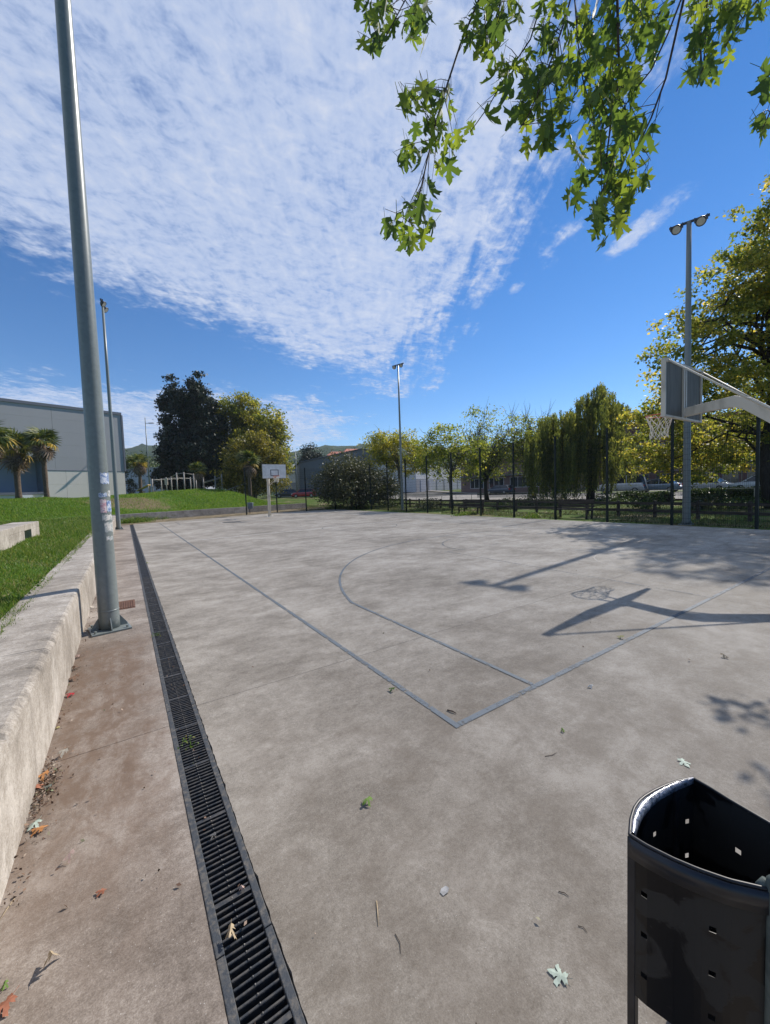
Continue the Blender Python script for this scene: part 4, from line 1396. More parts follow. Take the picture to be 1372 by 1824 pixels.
for k in range(9):
    s0 = 0.3 + k * L / 9
    f.box('wall_panel', s0, s0 + L / 9 - 0.12, 4.25, 6.9, 0.001, 0.06, M['hall_dark'])
for k in range(3):
    f.box('sliding_door', 3 + k * 7.2, 7.2 + k * 7.2, 0.1, 3.8, 0.001, 0.07, M['clad_trim'])

r, f, L, H = block('white_warehouse', 'white walled warehouse with grey doors behind the slender tree', 742, 74, 836, 92, 6.4, 18, 'white_wall', z=0.7, cat='warehouse')
f.box('roof_edge', -0.1, L + .1, H + .001, H + 0.35, -18, 0.15, M['grey_wall'])
f.box('door_band', 0, L, 0, 3.0, 0.001, 0.05, M['grey_wall'])
k = 0
s0 = 1.5
while s0 < L - 3:
    f.box('sheet_door', s0, s0 + 2.4, 0.05, 2.75, 0.051, 0.10, M['bluish_wall']); s0 += 3.1
for s0 in (2.0, 8.0, 14.0):
    f.window(s0, s0 + 1.6, 4.0, 5.2, 'grey_wall', 1)

r, f, L, H = block('brick_house', 'low red brown building with white framed windows behind the bare topped trees', 822, 74, 985, 60, 5.6, 11, 'brown_wall', z=0.45)
f.box('eaves', -0.3, L + .3, H + .001, H + 0.4, -11, 0.7, M['brick_red'])
f.box('awning', 0.2, L - 0.2, 3.05, 3.25, 0.001, 1.0, M['hall_dark'])
for s0, wd_ in ((2.2, 3.0), (6.4, 3.0), (10.6, 4.4), (15.4, 2.2), (18.4, 2.2)):
    if s0 + wd_ < L: f.window(s0, s0 + wd_, 1.0, 2.8, 'win_frame', 2)

r, f, L, H = block('apartment_block', 'long red brown apartment block in the shade of the big plane tree', 1085, 88, 1560, 66, 13.6, 14, 'brick_red', z=0.4)
f.box('roof_edge', -0.4, L + .4, H + .001, H + 0.5, -14.2, 0.6, M['tile_red'])
for fl in range(4):
    z0 = 1.0 + fl * 3.15
    f.box('floor_band', 0, L, z0 + 2.35, z0 + 2.6, 0.001, 0.12, M['brown_wall'])
    s0 = 1.5
    while s0 < L - 3:
        if fl: f.window(s0, s0 + 1.5, z0 + 0.4, z0 + 1.9, 'grey_wall', 1)
        else: f.window(s0, s0 + 2.4, z0 - 0.6, z0 + 1.8, 'hall_dark', 1)
        s0 += 3.6
r, f, L, H = block('apartment_block', 'dark red roofed block between the willow and the plane tree', 1060, 100, 1180, 92, 12.0, 12, 'brick_red', z=0.4)
f.box('roof', -0.4, L + .4, H + .001, H + 1.0, -12, 0.5, M['tile_red'])
for s0 in (2, 6, 10, 14):
    for z0 in (1.5, 4.6, 7.7): f.window(s0, s0 + 1.6, z0, z0 + 1.6, 'win_frame', 1)

for i, (px, py, D, hw_) in enumerate(((600, 808, 215, 5.0), (628, 803, 225, 6.0), (652, 806, 210, 4.5))):
    q = at(px, py, D); root = empty('hill_house', (q[0], q[1], q[2] - 7.5), -0.5 + 0.3 * i)
    tag(root, ('small red roofed house on the hillside at the hall gable', 'broad red roofed house on the hill above the dark hall', 'red roofed house on the hillside beside the yellow tree')[i], 'house', 'red roofed houses on the hill')
    MB().box(-hw_, hw_, -4, 4, -6, 6.2).build('wall', M['brown_wall'], root)
    MB().add([(-hw_ - .4, -4.5, 6.201), (hw_ + .4, -4.5, 6.201), (hw_ + .4, 4.5, 6.201), (-hw_ - .4, 4.5, 6.201), (-hw_ * .6, 0, 8.6), (hw_ * .6, 0, 8.6)],
             [(0, 1, 5, 4), (1, 2, 5), (2, 3, 4, 5), (3, 0, 4), (3, 2, 1, 0)]).build('roof', M['tile_red'], root)
    for sx in (-0.5, 0.3):
        MB().box(sx * hw_, sx * hw_ + 1.2, -4.06, -4.001, 3.4, 4.8).build('window', M['glass'], root)


# ================================================================== VEHICLES
def paint(name, c, rough=0.28, metal=0.0):
    m, t = new_mat(name)
    p = pos_of(t)
    col = t.mix(t.noise(p, 2.5, 4), tuple(x * 0.92 for x in c), c)
    finish(t, principled(t, col, rough, 0.5, metal, None, **{'Coat Weight': 0.6, 'Coat Roughness': 0.06}))
    return m


def car(label, x, y, rz, c, L=4.3, Wd=1.76, H=1.45, kind='hatch', cat='car'):
    root = empty('parked_car', (x, y, float(h_ground(np.array(x), np.array(y))) + 0.06), rz)
    tag(root, label, cat, 'cars parked along the street')
    pm = paint('car_paint', c)
    h = Wd / 2
    if kind == 'van':
        prof = [(-L / 2, .45), (-L / 2 + .03, .95), (-L / 2 + .10, 1.15), (L / 2 - .75, 1.12), (L / 2 - .1, .92), (L / 2, .55)]
        roof = [(-L / 2 + .12, H - .12), (-L / 2 + .35, H), (L / 2 - 1.55, H - .02), (L / 2 - 1.3, H - .12)]
    else:
        prof = [(-L / 2, .48), (-L / 2 + .04, .82), (-L / 2 + .22, .95), (-.5, .93), (L / 2 - 1.2, .90), (L / 2 - .3, .78), (L / 2 - .02, .62), (L / 2, .45)]
        roof = [(-L / 2 + (.55 if kind == 'hatch' else 1.0), H - .10), (-L / 2 + (.95 if kind == 'hatch' else 1.4), H), (.25, H), (.55, H - .07)]
    # lower body: lofted cross-sections with rounded sides
    xs = np.linspace(-L / 2, L / 2, 22); px_, pz_ = zip(*prof)
    vs = []; K = 9
    for xv in xs:
        zt = np.interp(xv, px_, pz_); e = min(1, (L / 2 - abs(xv)) / 0.35); wv = h * (0.86 + 0.14 * math.sqrt(max(0, 1 - (1 - e) ** 2)))
        zb = 0.22 + 0.12 * (1 - e)
        ring = [(-wv * .93, zb), (-wv, zb + (zt - zb) * .35), (-wv * .985, zb + (zt - zb) * .72), (-wv * .93, zt - .02), (0, zt + .015), (wv * .93, zt - .02), (wv * .985, zb + (zt - zb) * .72), (wv, zb + (zt - zb) * .35), (wv * .93, zb)]
        vs += [(xv, a, b) for a, b in ring]
    fs = []
    for i in range(21):
        for k in range(K):
            a, b = i * K + k, i * K + (k + 1) % K
            fs.append((a, b, b + K, a + K))
    fs += [tuple(range(K)), tuple(reversed(range(21 * K, 22 * K)))]
    MB().add(vs, fs, True).build('body', pm, root)
    # cabin: roof shell with tumblehome, glass band below it
    bl = [(roof[0][0] - .38, np.interp(roof[0][0] - .38, px_, pz_) - .01), (roof[3][0] + .75, np.interp(roof[3][0] + .75, px_, pz_) - .01)]
    cv = []; sides = [(bl[0][0], bl[0][1], h * .90), (roof[0][0], roof[0][1], h * .74), (roof[1][0], roof[1][1], h * .70), (roof[2][0], roof[2][1], h * .70), (roof[3][0], roof[3][1], h * .74), (bl[1][0], bl[1][1], h * .88)]
    for sg in (-1, 1):
        cv += [(a, sg * c_, b) for a, b, c_ in sides]
    MB().add(cv, [(0, 1, 2, 3, 4, 5), (11, 10, 9, 8, 7, 6), (0, 6, 7, 1), (4, 10, 11, 5)]).build('window_glass', M['glass'], root)
    MB().add([(a, sg * c_ * 1.01, b + .012) for sg in (-1, 1) for a, b, c_ in sides[1:5]] + [(a, sg * c_ * 1.01, b - .03) for sg in (-1, 1) for a, b, c_ in sides[1:5]],
             [(0, 1, 5, 4), (1, 2, 6, 5), (2, 3, 7, 6), (0, 8, 9, 1), (1, 9, 10, 2), (2, 10, 11, 3), (4, 5, 13, 12), (5, 6, 14, 13), (6, 7, 15, 14), (0, 4, 12, 8), (3, 11, 15, 7)]).build('roof', pm, root)
    for sg in (-1, 1):
        pil = MB()
        for a, b in ((0, 1), (5, 4)):
            p, q = np.array((sides[a][0], sg * sides[a][2], sides[a][1])), np.array((sides[b][0], sg * sides[b][2] * 1.01, sides[b][1]))
            pil.bar(p, q, .06, .07)
        xm = (sides[2][0] + sides[3][0]) / 2
        pil.bar((xm, sg * h * .905, .93), (xm, sg * h * .715, H - .03), .05, .09)
        tag(pil.build('pillars', pm, root), kind='stuff')
        MB().obox((bl[1][0] - .35, sg * (h + .07), 1.0), (.06, 0, 0), (0, .09, 0), (0, 0, .06)).build('mirror', pm, root, bevel=.02)
        MB().obox((L / 2 - .12, sg * h * .68, .66), (.10, 0, -.01), (-.06 * sg * 0, .2, 0), (0, 0, .075)).build('headlight', M['clear_lens'], root, bevel=.02)
        MB().obox((-L / 2 + .07, sg * h * .78, .80), (.07, 0, 0), (0, .13, 0), (0, 0, .10)).build('tail_light', M['red_lens'], root, bevel=.02)
        for xw in (-L * .30, L * .31):
            wl = MB().tube([(xw, sg * (h - .20), .31), (xw, sg * (h - .03), .31), (xw, sg * (h + .005), .31)], [.31, .31, .28], 18).build('wheel', M['tyre'], root)
            MB().tube([(xw, sg * (h + .006), .31), (xw, sg * (h + .012), .31)], .19, 14, True, False).build('rim', M['rim'], wl)
    return root


def street_pos(t, o):
    q = RD0 + RDV * t + RDN * o
    return q[0], q[1]


RZ = math.atan2(RDV[1], RDV[0])
x, y = street_pos(21.0, 5.2); car('dark blue car parked before the low red brown building', x, y, RZ, (0.03, 0.05, 0.08), 4.5)
x, y = street_pos(-0.2, 5.0); car('blue grey saloon car parked behind the clipped hedge', x, y, RZ, (0.22, 0.29, 0.36), 4.5, kind='saloon')
x, y = street_pos(-4.6, 5.2); car('silver car glinting beside the floodlight pole', x, y, RZ + math.pi * 0.93, (0.50, 0.52, 0.55), 4.2)
x, y = street_pos(-8.6, 5.0); car('pale silver car parked between two clipped hedges', x, y, RZ, (0.55, 0.60, 0.63), 4.4, kind='saloon')
x, y = street_pos(-12.6, 5.2); car('black car parked nearest the big plane tree trunk', x, y, RZ + math.pi, (0.02, 0.02, 0.022), 4.3)
q = at(1106, 876, 45); x, y = q[0], q[1]; car('white van with dark windows under the willow edge', x, y, RZ + 0.3, (0.72, 0.73, 0.74), 4.7, 1.9, 2.0, 'van', 'van')
q = at(541, 880, 66); car('red car parked beyond the end of the grass bank', q[0], q[1], 2.75, (0.42, 0.02, 0.025), 4.1)
q = at(511, 882, 72); car('dark grey car parked behind the grass bank beside the red one', q[0], q[1], 2.7, (0.05, 0.055, 0.065), 4.2)

# road signs near the plane tree
for px, mat_, lb, D in ((1321, (0.62, 0.50, 0.05), 'small yellow street sign on a thin post', 41), (1338, (0.12, 0.16, 0.30), 'round blue street sign on a thin post', 42)):
    q = at(px, 880, D); z_ = z_at(q[0], q[1]); root = empty('street_sign', (q[0], q[1], z_)); tag(root, lb, 'sign', 'street signs')
    MB().tube([(0, 0, 0), (0, 0, 3.1)], 0.035, 8).build('post', M['galv'], root)
    dv = unit(CAMP[:2] - q[:2]); c = np.array((dv[0], dv[1], 0)); s_ = np.array((-dv[1], dv[0], 0))
    if px == 1321:
        MB().obox(c * 0.05 + np.array((0, 0, 2.75)), s_ * 0.32, c * 0.012, (0, 0, 0.33)).build('sign_plate', clad_mat('yellow_sign', mat_), root)
    else:
        MB().tube([c * 0.04 + np.array((0, 0, 2.8)), c * 0.06 + np.array((0, 0, 2.8))], 0.33, 20, True, False).build('sign_plate', clad_mat('blue_sign', mat_), root)

# ---- exercise bars and play slide on the bank
fr = at(330, 884, 50); fz = z_at(fr[0], fr[1])
ex = empty('exercise_frame', (fr[0], fr[1], fz)); tag(ex, 'tall wooden exercise frame with overhead bars on the bank', 'exercise frame', 'outdoor exercise equipment')
uX = CR * np.array((1, 1, 0)); uX /= np.linalg.norm(uX); uY = np.array((-uX[1], uX[0], 0))


def exp(px, D, zz_=0.0): 
    q = at(px, 884, D); return np.array((q[0] - fr[0], q[1] - fr[1], zz_))


posts = [(273, 52, 2.3), (289, 54, 2.4), (307, 50, 2.4), (317, 49, 2.8), (330, 49, 2.85), (341, 53, 2.4), (347, 50, 2.7), (351, 53, 2.3), (364, 50, 2.2)]
for px, D, h_ in posts:
    MB().tube([exp(px, D), exp(px, D, h_)], 0.075, 8).build('post', M['wood_mid'], ex)
for a, b in ((0, 1), (1, 2), (2, 3), (3, 4), (4, 6), (5, 7), (1, 5), (6, 8)):
    MB().tube([exp(posts[a][0], posts[a][1], posts[a][2] - .12), exp(posts[b][0], posts[b][1], posts[b][2] - .12)], 0.035, 6).build('bar', M['wood_mid'], ex)
for k in range(6):
    f_ = k / 5; A_ = exp(289, 54, 2.2) * (1 - f_) + exp(341, 53, 2.2) * f_; B_ = exp(273, 52, 2.18) * (1 - f_) + exp(317, 49, 2.25) * f_
    MB().tube([A_, B_], 0.025, 6).build('rung', M['wood_mid'], ex)
MB().obox(exp(298, 49, 1.75), uX * 0.2, uY * 0.03, (0, 0, 0.42)).build('notice_board', clad_mat('cream_board', (0.62, 0.50, 0.40)), ex)
MB().tube([exp(298, 49.2), exp(298, 49.2, 2.3)], 0.06, 8).build('post', M['wood_mid'], ex)
ex2 = empty('parallel_bars', (fr[0], fr[1], fz)); tag(ex2, 'low wooden parallel bars on the bank beside the small palm', 'exercise bars', 'outdoor exercise equipment')
for px, h_ in ((385, 2.0), (397, 2.2)):
    MB().tube([exp(px, 48), exp(px, 48, h_ + 0.2)], 0.075, 8).build('post', M['wood_mid'], ex2)
MB().tube([exp(364, 49, 1.5), exp(397, 48, 2.05)], 0.04, 6).build('bar', M['wood_mid'], ex2)
MB().tube([exp(364, 50.5, 1.45), exp(397, 49.5, 2.0)], 0.04, 6).build('bar', M['wood_mid'], ex2)
ex3 = empty('incline_bench', (fr[0], fr[1], fz)); tag(ex3, 'long sloping wooden exercise bench right of the parallel bars', 'exercise bench', 'outdoor exercise equipment')
MB().bar(exp(402, 48, 0.35), exp(437, 48, 1.15), 0.10, 0.08).bar(exp(402, 49, 0.35), exp(437, 49, 1.15), 0.10, 0.08).build('rail', M['wood_mid'], ex3)
for px, h_ in ((404, .4), (420, .75), (436, 1.1)):
    MB().tube([exp(px, 48.4), exp(px, 48.4, h_)], 0.07, 6).build('post', M['wood_mid'], ex3)
sl_ = empty('play_slide', (*at(258, 886, 47)[:2], z_at(*at(258, 886, 47)[:2]))); tag(sl_, 'small yellow wooden ramp next to the tall thin street lamp', 'ramp', 'outdoor exercise equipment')
MB().bar(-uX * 0.85 + (0, 0, 0.25), uX * 0.65 + np.array((0, 0, 0.95)), 0.6, 0.08).build('ramp_board', M['wood_yellow'], sl_)
MB().tube([uX * 0.55, uX * 0.55 + np.array((0, 0, .9))], .05, 6).build('post', M['wood_mid'], sl_); MB().tube([-uX * 0.5, -uX * 0.5 + np.array((0, 0, .4))], .05, 6).build('post', M['wood_mid'], sl_)

# ================================================================== TREES
G = 'trees behind the court'


def base(px, py, D):
    q = at(px, py, D); return (q[0], q[1], z_at(q[0], q[1]) - 0.05)


make_tree('conifer_tree', 'tall dark twin topped evergreen at the left of the yellow green plane tree', base(348, 884, 68),
          [ell(305, 684, 9, 24, 68), ell(306, 712, 20, 20, 68), ell(352, 684, 14, 22, 68), ell(350, 720, 34, 28, 68), ell(328, 760, 38, 46, 68), ell(345, 815, 56, 48, 68), ell(372, 775, 34, 45, 68), ell(292, 782, 17, 12, 68), ell(292, 722, 13, 8, 68), ell(330, 850, 50, 28, 68), ell(390, 830, 26, 40, 68)],
          M['leaf_conifer'], 950, 75, 0.85, 0.42, 0.6, G, 14, bark='bark_dark', flat=0.75, up=0.2)
make_tree('plane_tree', 'broad yellow green plane tree right of the dark evergreen', base(440, 880, 72),
          [ell(425, 735, 38, 32, 72), ell(470, 758, 36, 34, 72), ell(405, 770, 30, 50, 72), ell(445, 810, 60, 45, 72), ell(494, 775, 18, 26, 72), ell(502, 820, 16, 30, 72)],
          M['leaf_plane_far'], 480, 75, 1.15, 0.42, 0.5, G, 12, flat=0.8)
make_tree('plane_tree', 'smaller yellowing tree below the plane tree, behind the far hoop', base(455, 882, 50),
          [ell(450, 795, 36, 22, 50), ell(470, 820, 36, 35, 50), ell(425, 830, 34, 38, 50), ell(480, 855, 30, 24, 50), ell(440, 860, 40, 20, 50)],
          M['leaf_gold'], 260, 65, 0.9, 0.28, 0.3, G, 10, flat=0.8)
make_tree('bush', 'big olive grey bush in front of the dark gabled hall', base(625, 894, 39),
          [ell(620, 845, 42, 34, 39), ell(590, 862, 34, 28, 39), ell(655, 862, 36, 30, 39), ell(625, 875, 60, 20, 39), ell(690, 870, 18, 24, 39)],
          M['leaf_olive'], 280, 85, 0.75, 0.20, 0.15, G, 18, flat=1.0, up=0.1, cat='bush')
make_tree('yellow_tree', 'bright yellow leaved tree beside the far floodlight pole', base(716, 893, 46),
          [ell(680, 800, 38, 26, 46), ell(720, 815, 40, 32, 46), ell(745, 810, 24, 26, 46), ell(665, 815, 20, 14, 46), ell(710, 780, 40, 12, 46)],
          M['leaf_yellow'], 170, 55, 0.8, 0.24, 0.22, G, 14, twigs=40, flat=0.7, twig_up=0.6)
make_tree('slender_tree', 'slender yellow green tree behind the bench and rail fence', base(803, 902, 34),
          [ell(790, 785, 36, 26, 34), ell(765, 800, 24, 24, 34), ell(815, 800, 30, 28, 34), ell(800, 830, 48, 22, 34), ell(838, 825, 22, 22, 34), ell(848, 800, 24, 26, 34), ell(760, 825, 22, 18, 34)],
          M['leaf_green'], 165, 40, 0.58, 0.20, 0.16, G, 16, twigs=40, flat=0.7, fork=0.5, twig_up=0.5, trunk_top=at(800, 800, 34))
make_tree('sparse_tree', 'half bare tree with long upright twigs left of the willow', base(868, 890, 44),
          [ell(850, 800, 52, 36, 44), ell(885, 825, 46, 28, 44), ell(905, 790, 24, 30, 44), ell(825, 800, 26, 26, 44), ell(862, 755, 34, 30, 44), ell(840, 840, 40, 18, 44)],
          M['leaf_green'], 200, 27, 0.85, 0.25, 0.26, G, 30, twigs=330, flat=0.7, bark='bark_dark', twig_up=1.8, sub=3)
make_tree('sparse_tree', 'half bare yellowing tree touching the willow', base(952, 890, 44),
          [ell(925, 775, 40, 38, 44), ell(955, 800, 34, 34, 44), ell(925, 815, 30, 26, 44), ell(975, 760, 30, 24, 44)],
          M['leaf_green'], 160, 28, 0.8, 0.25, 0.24, G, 26, twigs=280, flat=0.7, bark='bark_dark', twig_up=1.7, sub=3)
make_tree('plane_tree', 'big golden green plane tree towering over the near hoop', base(1380, 905, 21.5),
          [ell(1345, 420, 50, 66, 21), ell(1290, 520, 66, 58, 20.5), ell(1240, 590, 66, 42, 20), ell(1330, 600, 80, 80, 21), ell(1195, 650, 50, 30, 20), ell(1260, 690, 80, 46, 21), ell(1420, 520, 110, 130, 21), ell(1180, 745, 60, 34, 23), ell(1180, 745, 50, 24, 22), ell(1175, 800, 66, 40, 25), ell(1190, 810, 50, 34, 24), ell(1260, 790, 84, 44, 24), ell(1350, 790, 70, 50, 23), ell(1440, 720, 110, 100, 21), ell(1230, 835, 60, 24, 25), ell(1520, 640, 110, 130, 20), ell(1425, 395, 70, 62, 18.5), ell(1405, 470, 60, 50, 18.5), ell(1445, 320, 70, 50, 18.5)],
          M['leaf_plane'], 930, 62, 0.52, 0.20, 0.36, G, 52, flat=0.6, bark='bark_dark', fork=0.2, sub=3, shell=0.45, trunk_top=at(1378, 450, 21.5))
make_tree('plane_tree', 'shaded green tree between the plane tree and the apartment block', base(1392, 885, 38),
          [ell(1330, 800, 70, 44, 38), ell(1365, 730, 84, 70, 38), ell(1290, 815, 50, 30, 38), ell(1430, 690, 110, 110, 38), ell(1450, 800, 90, 60, 36)],
          M['leaf_plane_far'], 330, 60, 1.0, 0.27, 0.4, G, 16, flat=0.8, bark='bark_dark')
make_tree('shrub', 'tall narrow green shrub at the warehouse corner', base(230, 886, 62),
          [ell(229, 850, 8, 30, 62), ell(233, 870, 8, 16, 62)], M['leaf_olive'], 40, 40, 0.6, 0.22, 0.1, 'shrubs', 4, cat='shrub')
for i, (px, py, D, s_, lb) in enumerate(((545, 806, 130, 1.0, 'dark pine on the hill left of the others above the hall roof'), (556, 804, 135, 1.1, 'tallest dark pine above the hall roof'), (567, 808, 128, 0.9, 'dark pine on the hill nearest the red roofed houses'))):
    c = at(px, py, D); b_ = (c[0], c[1], 1.5)
    make_tree('pine_tree', lb, b_, [ell(px, py + 6, 8 * s_, 16 * s_, D), ell(px, py + 22, 11 * s_, 16, D)], M['leaf_conifer'], 60, 45, 1.6, 0.55, 0.4, 'pines on the hill', 4, bark='bark_dark', flat=0.8)
# tree belt below the hill
pts = []; 
for k in range(90):
    px = rng.uniform(170, 420); c = at(px, 830 + rng.uniform(-6, 30), rng.uniform(105, 150)); pts.append(c + rng.normal(size=(150, 3)) * np.array((2.2, 2.2, 1.6)))
for k in range(110):
    px = rng.uniform(480, 1000); c = at(px, 845 + rng.uniform(0, 26), rng.uniform(105, 150)); pts.append(c + rng.normal(size=(110, 3)) * np.array((2.2, 2.2, 1.6)))
pts = np.concatenate(pts)
tag(leaf_cloud('distant_woods', pts, 0.75, M['leaf_hedge'], None, None, 0.4), 'belt of green trees at the foot of the hills', 'woods', kind='stuff')


def willow():
    b_ = np.array(base(1052, 893, 37)); root = empty('willow_tree', b_)
    tag(root, 'weeping willow with long hanging strands beside the fence', 'tree', G)
    D = 37.0
    tops = []
    mb = MB(); tp = limb_pts(b_, at(1050, 770, D), 0, 6, 0.008)
    mb.tube([p - b_ for p in tp], [0.40, 0.34, 0.30, 0.26, 0.22, 0.17, 0.10], 10)
    crown = [(1070, 705, 26, 20, 64), (1042, 722, 22, 18, 50), (1005, 752, 44, 22, 110), (972, 775, 34, 20, 110), (1060, 765, 56, 24, 104), (1100, 728, 22, 14, 34), (1108, 788, 26, 20, 66), (955, 795, 18, 16, 84), (1022, 775, 34, 26, 104), (1030, 795, 64, 18, 84), (1075, 735, 36, 30, 50)]
    for px, py, rx, ry, ln in crown:
        for lk in range(int(rx * 0.92)):
            a = rng.uniform(0, 2 * math.pi); rr = math.sqrt(rng.uniform())
            dz = rng.normal() * 1.9
            ll = rng.uniform(0.35, 1.15) * (0.75 + 0.4 * rr)
            for k in range(rng.integers(4, 8)):
                p = at(px + rx * rr * math.cos(a) + rng.normal() * 2.2, py - ry * 0.9 * (1 - rr ** 1.6) + rng.normal() * 3, D + dz + rng.normal() * 0.12)
                tops.append((p, ln * D / FPX * ll * rng.uniform(0.7, 1.1)))
        pts = limb_pts(tp[rng.integers(2, 5)], at(px, py, D + rng.normal()), 0.12, 5, 0.03)
        mb.tube([p - b_ for p in pts], [0.15, 0.12, 0.10, 0.07, 0.05, 0.03], 6, caps=False)
    mb.build('trunk', M['bark_dark'], root)
    C_, R_ = [], []
    for p, ln in tops:
        n = max(10, int(ln / 0.060)); q = rng.uniform()
        f = np.linspace(0, 1, n)
        sway = rng.normal(size=2) * 0.20
        pp = np.stack([p[0] + sway[0] * f ** 2 + rng.normal(size=n) * 0.055, p[1] + sway[1] * f ** 2 + rng.normal(size=n) * 0.055, p[2] - ln * f], 1)
        C_.append(pp); R_.append(np.clip(0.6 * q + 0.4 * rng.uniform(size=n), 0, 1))
    C_ = np.concatenate(C_); R_ = np.concatenate(R_); ok = C_[:, 2] > b_[2] + 0.35
    leaf_cloud('crown', C_[ok] - b_, 0.23, M['leaf_willow'], root, R_[ok], aspect=0.32, hang=0.62)


willow()


# ---- fan palms
def frond_mesh(name, seed, droop=0.35, ribs=15):
    r_ = np.random.default_rng(seed); V, F, R_ = [], [], []
    V += [(0, 0, 0), (0, 0.02, 0.0), (0.5, 0.012, 0.03), (0.5, -0.012, 0.03)]; F.append((0, 1, 2, 3)); R_.append(0.8)
    for k in range(ribs):
        a = math.radians(-125 + 250 * k / (ribs - 1)); L = 0.62 * (0.75 + 0.25 * math.cos(a * 0.8)) * r_.uniform(0.88, 1.1)
        c = np.array((0.5, 0, 0.03)); d = np.array((math.cos(a), math.sin(a), 0)); s_ = np.array((-d[1], d[0], 0)) * 0.042
        b = len(V); dz = -droop * r_.uniform(0.7, 1.3)
        V += [tuple(c + d * 0.04), tuple(c + d * L * 0.55 + s_ + (0, 0, 0.02 + dz * 0.12)), tuple(c + d * L + (0, 0, dz * 0.7)), tuple(c + d * L * 0.55 - s_ + (0, 0, 0.02 + dz * 0.12))]
        F.append((b, b + 1, b + 2, b + 3)); R_.append(r_.uniform())
    return np_mesh(name, np.array(V), np.array(F), R_)


FG = [frond_mesh('palm_frond', k, 0.30) for k in range(3)]; FY = [frond_mesh('palm_frond', 10 + k, 0.45) for k in range(2)]; FD = [frond_mesh('palm_frond', 20 + k, 0.65) for k in range(3)]
for me in FG: me.materials.append(M['frond_green'])
for me in FY: me.materials.append(M['frond_yellow'])
for me in FD: me.materials.append(M['frond_dead'])


def palm(label, px, pyb, D, pyc, size, n_g=34, n_y=5, n_d=18, lean=0.0):
    b_ = np.array(base(px, pyb, D)); root = empty('fan_palm', b_); tag(root, label, 'palm tree', 'fan palms on the grass bank')
    Ht = at(px, pyc, D)[2] - b_[2]
    tp = [(lean * f * f * Ht, 0, Ht * f) for f in np.linspace(0, 1, 9)]
    rr = [0.17 * size / 1.2 * (1.15 if i == 0 else 1) * rng.uniform(0.88, 1.12) for i in range(9)]
    MB().tube(tp, rr, 12).build('trunk', M['palm_bark'], root)
    top = Vector(tp[-1])
    for n, pool, e0, e1, sc in ((n_g, FG, -12, 80, 1.0), (n_y, FY, -35, 10, 0.95), (n_d, FD, -86, -48, 0.95)):
        for k in range(n):
            az = 2 * math.pi * (k + rng.uniform(-.3, .3)) / n * (1 if n < 30 else 2.4); el = math.radians(rng.uniform(e0, e1))
            s_ = size * sc * rng.uniform(0.85, 1.12)
            off = Vector((0, 0, rng.uniform(-0.1, 0.1) - (0.45 * rng.uniform() if pool is FD else 0)))
            mx = Matrix.Translation(top + off) @ Matrix.Rotation(az, 4, 'Z') @ Matrix.Rotation(-el, 4, 'Y') @ Matrix.Rotation(rng.normal() * 0.5, 4, 'X') @ Matrix.Scale(s_, 4)
            o = link('frond', pool[rng.integers(len(pool))], None, root); o.matrix_local = mx


palm('fan palm with yellow and dead fronds standing left of the warehouse dock', 34, 888, 33, 800, 1.55, 38, 8, 30)
palm('fan palm with a slim green crown in front of the pale concrete panels', 84, 890, 33, 786, 1.30, 34, 4, 14)
palm('fan palm whose crown is cut by the picture edge', -14, 893, 27, 782, 1.55, 36, 6, 30)
palm('dry brownish fan palm beside the tall thin street lamp', 252, 887, 47, 824, 1.25, 16, 6, 22)
palm('small bright green fan palm among the exercise bars', 356, 883, 47, 838, 1.10, 26, 4, 8)
palm('green fan palm behind the fence post near the far hoop', 446, 880, 45, 822, 1.45, 34, 3, 10)


# ---- hedges
def hedge(label, pxa, pxb, Da, Db, h, wdt, n=5200, mat='leaf_hedge'):
    a, b = at(pxa, 880, Da), at(pxb, 880, Db); o = np.array((a[0], a[1], z_at(a[0], a[1]))); root = empty('hedge', o); tag(root, label, 'hedge', 'clipped hedges along the verge')
    u = np.array((b[0] - a[0], b[1] - a[1], 0)); L = np.linalg.norm(u); u /= L; v = np.array((-u[1], u[0], 0))
    q = rng.uniform(-1, 1, (n, 3)); ax = rng.integers(0, 3, n); q[np.arange(n), ax] = np.sign(q[np.arange(n), ax]) * rng.uniform(0.85, 1.0, n)
    P_ = u * ((q[:, :1] + 1) / 2 * L) + v * q[:, 1:2] * wdt / 2 + np.array((0, 0, 1.0)) * ((q[:, 2:] + 1) / 2 * h * (1 + 0.10 * np.sin((q[:, :1] + 1) * 4)))
    P_ += rng.normal(size=(n, 3)) * 0.05
    leaf_cloud('foliage', P_, 0.15, M[mat], root)
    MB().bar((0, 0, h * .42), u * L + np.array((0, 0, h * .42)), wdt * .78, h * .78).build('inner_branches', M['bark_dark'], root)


hedge('long clipped hedge in front of the blue grey saloon', 1108, 1192, 34, 30, 0.78, 1.1)
hedge('clipped hedge mound right of the near floodlight pole', 1240, 1280, 28.5, 27, 0.95, 1.3, 3600)
hedge('clipped hedge in front of the pale silver car', 1298, 1352, 30, 28, 0.85, 1.1, 4200)


